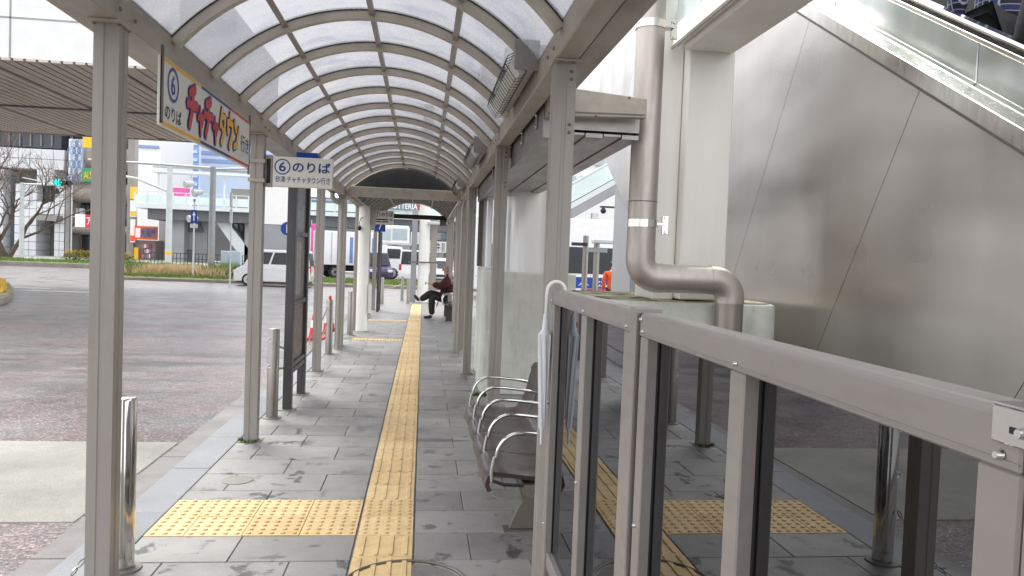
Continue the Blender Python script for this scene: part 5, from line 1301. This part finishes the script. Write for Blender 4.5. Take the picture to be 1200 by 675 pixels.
flat(O_, (1, 0, 0), (0, 0, 1), (.12, .10, .17, .36), 'white', t, .005, 'arrow_shaft', .004); M().prism([(x-.14+.06, 38.53, z-1.05+.36), (x-.14+.23, 38.53, z-1.05+.36), (x-.14+.145, 38.53, z-1.05+.55)], (0, -.004, 0)).build('arrow_head', 'white', t)
M().box(x-.17, x+.18, 38.54, 38.56, z-1.30, z-1.10).build('lower_plate', 'pole_white', t); M().cyl((x, 38.6, z), (x, 38.6, z+.12), .07, 8).build('cap', 'pole_grey', t)
t, x, z = pole('sign_pole', 269, 226, 341, 33.2, .035, 'pole_white', 'slim leaning sign pole at the road edge left of the white car', 'sign', RZ)
M().box(x-.02, x+.02, 33.0, 33.3, z-.6, z).build('plate', 'pole_grey', t); M().box(x-.05, x+.05, 33.1, 33.2, z-1.3, z-.7).build('lower_plate', 'pole_white', t)
for px0, px1, lb in ((258.5, 267.5, 'left of two pale blue utility cabinets on the island'), (270.5, 281.5, 'right one of two pale blue utility cabinets, next to the white car')):
    c = PY((px0+px1)/2, 318, 41); t = thing('utility_cabinet', (c.x, 41, iz), lb, 'cabinet', 'utility cabinets on the island')
    a = rect(t, px0, 294, px1, 316, 41, .45, 'cabinet', 'utility_box', .02); q = (px0+px1)/2; rect(t, px0+1, 296, px1-1, 314.5, 40.985, .014, 'door', 'utility_box'); rect(t, q-2.5, 316.1, q+2.5, 322, 41.1, .25, 'plinth', 'grey_concrete')
cone_x = PY(253, 318, 43).x
t = thing('traffic_cone', (cone_x, 42.3, iz), 'orange traffic cone beside the utility cabinets on the far island', 'traffic cone'); M().lathe((cone_x, 42.3, iz), [(.16, 0), (.15, .05), (.03, .85)], 14).build('body', 'cone_red', t, smooth=True)
t, x, z = pole('traffic_signal', 25, 214, 303, 57, .16, 'pole_white', 'traffic signal with green light on a long arm by the bare tree', 'traffic light', vz)
x1 = PY(80, 215, 57).x; M().tube([(x, 57, z-.1), (x1, 57, z-.05)], .07, 8).build('arm', 'pole_white', t); M().tube([(x, 57, z+.35), (PY(60, 212, 57).x, 57, z+.02)], .04, 6).build('stay', 'pole_white', t)
gx, gz = PY(68, 214, 57).x, PY(68, 214, 57).z
h = M().box(gx-.28, x1+.1, 57.0, 57.25, gz-.25, gz+.22).build('signal_head', 'dark_metal', t, bevel=.06)
for i, mm in enumerate(('sig_green', 'window_dark', 'window_dark')):
    M().cyl((gx+i*.42, 56.99, gz), (gx+i*.42, 56.93, gz), .24 if i == 0 else .17, 14).build('lens', mm, h); M().cyl((gx+i*.42, 56.98, gz+.03), (gx+i*.42, 56.72, gz+.0), .21, 10, caps=False).build('visor', 'dark_metal', h)
M().cyl((gx, 56.9, gz-.62), (gx-.12, 56.6, gz-.66), .2, 12).build('lower_lamp', 'dark_metal', t)

# ------------------------------------------------------------------ vehicles
def wheel(t, x, y, r, w=.19, side=1):
    o = M().cyl((x, y, r), (x, y+w*side, r), r, 22).build('wheel', 'tyre', t, local=True, bevel=.02)
    M().cyl((x, y-.008*side, r), (x, y+.03*side, r), r*.66, 16).build('rim', 'rim', o, local=True)
    M().cyl((x, y-.015*side, r), (x, y-.009*side, r), r*.22, 10).build('hub', 'dark_metal', o, local=True)
def car(loc, rz, lb, L, W, H, paint, kind='kei'):
    """local frame: x forward, y left, z up"""
    t = thing('car' if kind != 'van' else 'van', loc, lb, 'car' if kind != 'van' else 'van', None, rz)
    if kind == 'kei': hood, wb, wt, rb, rt = .46, .37, .25, -.492, -.465; zs = .54
    elif kind == 'mini': hood, wb, wt, rb, rt = .40, .36, .20, -.49, -.46; zs = .55
    else: hood, wb, wt, rb, rt = .48, .46, .36, -.497, -.485; zs = .52
    zsill, zbelt = .20, H*zs
    low = [(-L/2+.03, zsill+.1), (-L/2, zsill+.35), (-L*.5+.01, zbelt), (L*wb+.05, zbelt), (L*.5-.10, zbelt-.14), (L*.5, zbelt-.32), (L*.5, zsill+.10), (L*.5-.06, zsill), (-L/2+.1, zsill)]
    M().prism([(x, -W/2, z) for x, z in low], (0, W, 0)).build('body', paint, t, local=True, bevel=.05, seg=2)
    # cabin with tumblehome
    P0 = [(L*rb, zbelt-.02), (L*wb+.05, zbelt-.02)]; P1 = [(L*rt, H), (L*wt, H)]; ins = .10; vs = []
    for (x, z), yy in ((P0[0], W/2-.02), (P0[1], W/2-.02), (P1[1], W/2-ins), (P1[0], W/2-ins)): vs += [(x, -yy, z), (x, yy, z)]
    M().add(vs, [(0, 2, 4, 6), (1, 7, 5, 3), (0, 1, 3, 2), (2, 3, 5, 4), (4, 5, 7, 6), (6, 7, 1, 0)]).build('cabin', paint, t, local=True, bevel=.05, seg=2)
    def pt(fx, fz, side):           # point on cabin side, fx along, fz up
        x = (P0[0][0]*(1-fz)+P1[0][0]*fz)*(1-fx)+(P0[1][0]*(1-fz)+P1[1][0]*fz)*fx; yy = (W/2-.02)*(1-fz)+(W/2-ins)*fz
        return Vector((x, side*(yy+.006), (zbelt-.02)*(1-fz)+H*fz))
    for side in (-1, 1):
        for a, b_ in ((.05, .30), (.33, .60), (.63, .93)):
            q = [pt(a, .16, side), pt(b_, .16, side), pt(min(b_, .93), .86, side), pt(a, .86, side)]; k = M().prism(q, (0, -.008*side, 0)); k.build('window', 'car_glass', t, local=True)
        for x in (-L*.31, L*.31): wheel(t, x, side*(W/2+.005), .285, .2, -side)
        M().cbox((L*.5-.06, side*(W/2-.20), zbelt-.28), .16, .30, .17).build('headlight', 'headlamp', t, local=True, bevel=.03)
        M().cbox((-L*.5+.03, side*(W/2-.10), zbelt-.10), .10, .14, .36).build('tail_light', 'tail_red', t, local=True, bevel=.02)
        M().cbox((L*.20, side*(W/2+.06), zbelt+.06), .10, .16, .12).build('mirror', paint, t, local=True, bevel=.03)
        for x in (L*.08, -L*.18): M().cbox((x, side*(W/2+.006), zbelt-.12), .14, .02, .03).build('door_handle', paint, t, local=True)
    M().prism([(L*wb+.055, -W/2+.14, zbelt+.06), (L*wb+.055, W/2-.14, zbelt+.06), (L*wt+.045, W/2-.2, H-.08), (L*wt+.045, -W/2+.2, H-.08)], (.010, 0, .004)).build('windscreen', 'car_glass', t, local=True)
    M().prism([(L*rb-.012, -W/2+.14, zbelt+.08), (L*rb-.012, W/2-.14, zbelt+.08), (L*rt-.025, W/2-.2, H-.1), (L*rt-.025, -W/2+.2, H-.1)], (-.008, 0, 0)).build('rear_window', 'car_glass', t, local=True)
    M().cbox((L*.5+.004, 0, zsill+.22), .02, W*.55, .14).build('grille', 'black_plastic', t, local=True); M().cbox((-L*.5-.008, 0, zsill+.38), .02, .34, .16).build('number_plate', 'white', t, local=True)
    M().box(-L/2+.1, L/2-.1, -W/2+.08, W/2-.08, .14, zsill+.05).build('underbody', 'black_plastic', t, local=True)
    return t
def at(px, py, z=RZ): q = PZ(px, py, z); return q
xc = PY(322, 335, 36.2).x
car((xc, 36.2, RZ), math.pi, 'white boxy small car driving past behind the notice board', 3.4, 1.48, 1.66, 'car_white', 'kei')
car((PY(437, 325, 47).x, 47, RZ), rad(-70), 'dark purple minivan between the far platform posts', 3.4, 1.5, 1.75, 'car_purple', 'kei')
car((PY(490, 333, 46).x, 47.5, RZ), rad(80), 'white box van seen from behind, left of the tall column', 3.9, 1.75, 1.98, 'car_white', 'van')
car((PY(512, 330, 50).x, 51, RZ), rad(-84), 'white car facing the camera right of the tall column', 4.2, 1.72, 1.55, 'car_white', 'mini')
car((PY(469, 314, 85).x, 76, RZ), rad(-80), 'small silver car parked far behind the island', 4.0, 1.7, 1.5, 'car_silver', 'mini')
# box truck
tk = thing('box_truck', (PY(408, 326, 50).x, 51.5, RZ), 'white box truck with pale blue stripes behind the left posts', 'truck', None, rad(22))
M().box(-2.3, 1.7, -1.0, 1.0, .85, 3.05).build('cargo_box', 'car_white', tk, local=True, bevel=.03)
for i in range(5): M().box(-.9+i*.5, -.68+i*.5, -1.012, -1.001, 1.0, 2.7).build('stripe', 'truck_blue', tk, local=True)
for y in (-.5, 0, .5): M().box(-2.33, -2.301, y-.02, y+.02, .9, 3.0).build('door_bar', 'pole_grey', tk, local=True)
for x in (-1.6, -1.2): M().box(x-.015, x+.015, -1.02, -1.001, .95, 2.95).build('door_bar', 'pole_grey', tk, local=True)
M().prism([(1.8, -.95, .5), (3.5, -.95, .5), (3.5, -.95, 1.35), (3.25, -.95, 2.2), (1.8, -.95, 2.25)], (0, 1.9, 0)).build('cab', 'car_white', tk, local=True, bevel=.06, seg=2)
M().prism([(2.2, -.962, 1.4), (3.3, -.962, 1.4), (3.12, -.962, 2.05), (2.2, -.962, 2.05)], (0, .01, 0)).build('window', 'car_glass', tk, local=True)
M().box(-2.2, 3.3, -.4, .4, .45, .84).build('chassis', 'black_plastic', tk, local=True); M().box(-2.3, -2.2, -.9, .9, .5, .62).build('bumper', 'dark_metal', tk, local=True)
for x in (-1.3, 2.6):
    for s_ in (-1, 1): wheel(tk, x, s_*.95, .40, .25, -s_)
for s_ in (-1, 1): M().box(-2.34, -2.305, s_*.85-.1, s_*.85+.1, .66, .8).build('tail_light', 'tail_red', tk, local=True)
# coach on the right
BYc = 31.0; bx0 = PY(640, 300, BYc).x
bus = thing('coach', (bx0+4, BYc+1.25, RZ), 'white coach with dark windows and blue logo panel beyond the escalator', 'bus')
zt_ = PY(690, 257, BYc).z; zb_ = RZ+.35
M().box(bx0-3, bx0+8, BYc, BYc+2.5, zb_, zt_).build('body', 'car_white', bus, bevel=.10, seg=2)
wt, wb_ = PY(690, 290, BYc).z, PY(690, 321, BYc).z
M().box(bx0-2.8, bx0+7.9, BYc-.012, BYc-.002, wb_, wt).build('window_band', 'car_glass', bus)
for i in range(8): M().box(bx0-2.8+i*1.45, bx0-2.8+i*1.45+.09, BYc-.02, BYc-.0125, wb_, wt).build('window_pillar', 'black_plastic', bus)
for i, (px_, c_) in enumerate(((676, 'hair_dark'), (697, 'hair_dark'))): pass
l1, l2 = PY(674, 330, BYc), PY(722, 340, BYc)
M().box(l1.x, l2.x, BYc-.014, BYc-.002, PY(690, 338, BYc).z, PY(690, 325, BYc).z).build('logo_panel', 'blue_sign', bus)
M().box(l1.x+.5, l2.x, BYc-.014, BYc-.002, PY(690, 342, BYc).z, PY(690, 338.4, BYc).z).build('logo_stripe', 'ink_red', bus)
O_ = Vector((l1.x, BYc-.015, PY(690, 338, BYc).z)); hh = PY(690, 325, BYc).z-O_.z
lettering('北九州', O_, (1, 0, 0), (0, 0, 1), (.78, hh*.2, 1.65, hh*.8), 'white', bus, .02, .004)
M().prism([(O_.x+.12, BYc-.018, O_.z+.08), (O_.x+.34, BYc-.018, O_.z+.33), (O_.x+.62, BYc-.018, O_.z+.10), (O_.x+.36, BYc-.018, O_.z+.24)], (0, -.003, 0)).build('logo_mark', 'white', bus)
for x in (bx0-1.2, bx0+5.8): M().cyl((x, BYc-.01, RZ+.48), (x, BYc+.3, RZ+.48), .48, 22).build('wheel', 'tyre', bus)
M().box(bx0-2.9, bx0+7.9, BYc-.012, BYc-.001, zb_+.55, zb_+.58).build('trim_line', 'pole_grey', bus)
for x in (bx0+.3, bx0+1.9, bx0+3.5): M().box(x, x+.012, BYc-.008, BYc-.001, zb_+.1, wb_-.05).build('panel_joint', 'pole_grey', bus)
# things between the pier and the coach
for i, (px_, top, Y, lb) in enumerate(((684, 276, 15.5, 'left grey barrier post with small sign in front of the coach'), (697, 284, 15.0, 'right grey barrier post with lamp head in front of the coach'))):
    b_ = PY(px_, 345, Y); z1 = PY(px_, top, Y).z; t = thing('barrier_post', (b_.x, Y, RZ), lb, 'post', 'barrier posts before the coach')
    M().cyl((b_.x, Y, RZ), (b_.x, Y, z1), .06, 14).build('post', 'bollard_steel', t, smooth=True)
    if i == 0: M().box(b_.x-.32, b_.x+.02, Y-.09, Y-.065, z1-.22, z1-.15).build('sign_plate', 'dark_metal', t)
    else:
        M().cbox((b_.x+.12, Y-.1, z1+.02), .50, .14, .09, .2).build('lamp_head', 'pole_white', t, bevel=.02); M().box(b_.x-.22, b_.x+.20, Y-.09, Y-.065, z1-.20, z1-.12).build('sign_plate', 'pole_grey', t)
bollard(PY(703, 335, 17.5).x, 17.5, 'small steel bollard between the barrier posts and the orange jacket', 'bollard_steel', .82, .05, RZ)
chain((PY(684, 330, 15.5).x, 15.4, .70), (PY(703, 335, 17.5).x, 17.5, .60), .12, 'rope barrier sagging between barrier post and small bollard', .02)
# stair bridge behind the coach
YS = 46
sb_ = thing('stair_bridge', (PY(690, 240, YS).x, YS, 4), 'pale glass-sided stair bridge rising above the coach', 'stairs')
a, b_ = PY(655, 246, YS), PY(745, 196, YS)
for (d0, d1, m_, nm) in ((-1.0, -.4, 'grey_concrete', 'stringer'), (-.38, 0, 'white_steel', 'step_edge'), (.05, 1.1, 'glass_rail', 'glass_side'), (1.12, 1.25, 'white_steel', 'handrail')):
    M().prism([(a.x, YS, a.z+d0), (b_.x, YS, b_.z+d0), (b_.x, YS, b_.z+d1), (a.x, YS, a.z+d1)], (0, 1.5, 0)).build(nm, m_, sb_)
for px_ in (662, 700, 735):
    q = PY(px_, 240, YS); M().box(q.x-.2, q.x+.2, YS+.4, YS+.8, RZ, q.z-.5).build('column', 'white_steel', sb_)
st_ = thing('station_building', (PY(690, 220, 56).x, 56, 0), 'white station building with windows above the stair bridge', 'building')
rect(st_, 560, 80, 800, 305, 56, 6, 'wall', 'white')
for i in range(6): rect(st_, 664+i*17, 206, 675+i*17, 220, 55.8, .15, 'window', 'window_pale'); rect(st_, 664+i*17, 180, 675+i*17, 194, 55.8, .15, 'window', 'window_pale')
cd = thing('security_camera', (PY(707, 246, 22).x, 22, 2.9), 'small dark dome camera on a bracket above the orange jacket', 'camera')
q = PY(707, 247, 22); M().ball(q, .09, .09, .09).build('dome', 'black_plastic', cd, smooth=True); M().box(q.x-.1, q.x+.6, 21.95, 22.05, q.z+.09, q.z+.14).build('bracket', 'dark_metal', cd); M().box(q.x+.5, q.x+.62, 21.95, 22.07, RZ, q.z+.09).build('mast', 'pole_grey', cd)

# ------------------------------------------------------------------ backdrop seen through the platform end
YC = 84
mall = thing('mall_building', (PY(480, 290, YC).x, YC+4, 0), 'grey-blue shopping building with shop fronts beyond the platform end', 'building')
rect(mall, 330, 262, 640, 306, YC+9, 2, 'ground_floor', 'white'); rect(mall, 340, 236, 640, 262, YC+8.6, 3, 'upper_floor', 'blue_panel')
rect(mall, 372, 268, 420, 279, YC+8.3, .2, 'dark_fascia', 'blue_panel'); rect(mall, 500, 246, 536, 282, YC+8.2, .3, 'wall_panel', 'blue_panel'); rect(mall, 505, 249, 517, 281, YC+8.0, .15, 'window', 'brown_clad'); rect(mall, 524, 250, 545, 300, YC+7.8, .3, 'dark_bay', 'window_dark'); rect(mall, 527, 287, 536, 291, YC+7.7, .1, 'teal_strip', 'teal_sign')
for i in range(9): rect(mall, 344+i*22, 286, 360+i*22, 305, YC+8.8, .15, 'shop_window', ('window_mid', 'window_pale', 'poster_a')[i % 3])
for i in range(5): rect(mall, 352+i*33, 240, 374+i*33, 246, YC+8.4, .15, 'window', 'window_dark')
sign(456, 237.5, 492, 246, YD-.4, 'blue_panel', 'long fascia sign with white lettering under the dark arch', 'LOTTERIA', 'white', (.02, .15, .92, .85), (((.93, .2, .99, .8), 'cone_red'),))
sign(503, 283, 524, 296, YC+7.6, 'white', 'white shop sign with dark characters right of the tall column', '牛', 'ink_black', (.38, .12, .62, .88), (((.70, .1, .76, .9), 'tile_grey'), ((.80, .1, .86, .9), 'tile_grey')))
bd = thing('billboard', (PY(462, 300, 62).x, 62.3, 0), 'white rounded map board on a single grey post beyond the island', 'billboard')
rect(bd, 439, 264, 480, 286, 62, .3, 'board', 'white', .12); rect(bd, 442, 268, 458, 281, 61.96, .03, 'map_panel', 'window_pale'); rect(bd, 460, 268, 477, 281, 61.96, .03, 'map_panel', 'window_pale'); rect(bd, 459, 286, 466, 311, 62.1, .25, 'post', 'pole_grey'); rect(bd, 436, 284.5, 484, 286.5, 61.9, .4, 'ledge', 'pole_white')
bt_ = thing('white_tower', (PY(326, 290, 58).x, 58, 0), 'plain white tower block with grey base behind the second left post', 'building')
rect(bt_, 308, 190, 342, 263, 58, 1.2, 'upper', 'white'); rect(bt_, 308, 263, 342, 308, 58.05, 1.1, 'base', 'grey_concrete')
bs = thing('round_sign', (PY(336, 265, 34).x, 34, 2.7), 'round blue traffic sign peeping from behind the notice board', 'sign'); q = PY(337, 268, 34)
M().cyl((q.x, 34, q.z), (q.x, 34.03, q.z), .30, 20).build('disc', 'blue_sign', bs); M().cyl((q.x, 34.08, RZ), (q.x, 34.08, q.z+.25), .035, 8).build('pole', 'pole_white', bs); M().prism([(q.x-.05, 33.995, q.z-.18), (q.x+.05, 33.995, q.z-.18), (q.x+.05, 33.995, q.z+.18), (q.x-.05, 33.995, q.z+.18)], (0, -.004, 0)).build('arrow', 'white', bs)
for k_, (px_, c_) in enumerate(((359, 'pink'), (367, 'pink'))):
    q = PY(px_, 320, 52); t = thing('banner', (q.x, 52, RZ), ('pink upright banner left of the third post', 'second pink banner close behind the third post')[k_], 'banner', 'pink banners by the road'); rect(t, px_-2.6, 262, px_+2.6, 303, 52, .03, 'cloth', 'pink_sign'); M().cyl((q.x-.2, 52.06, RZ), (q.x-.2, 52.06, PY(px_, 258, 52).z), .025, 6).build('pole', 'pole_white', t)
# small group of people and signs far off, by the map board
for k_, px_ in enumerate((447, 453)):
    q = PZ(px_, 316, RZ); t = thing('person', (q.x, q.y*.92, RZ), ('far pedestrian in dark clothes left of the map board post', 'far pedestrian in red-brown coat beside the map board post')[k_], 'person'); stand(t, q.x*.92, q.y*.92, RZ, ('black_cloth', 'coat_red')[k_], 'trouser', 1.66, -1)
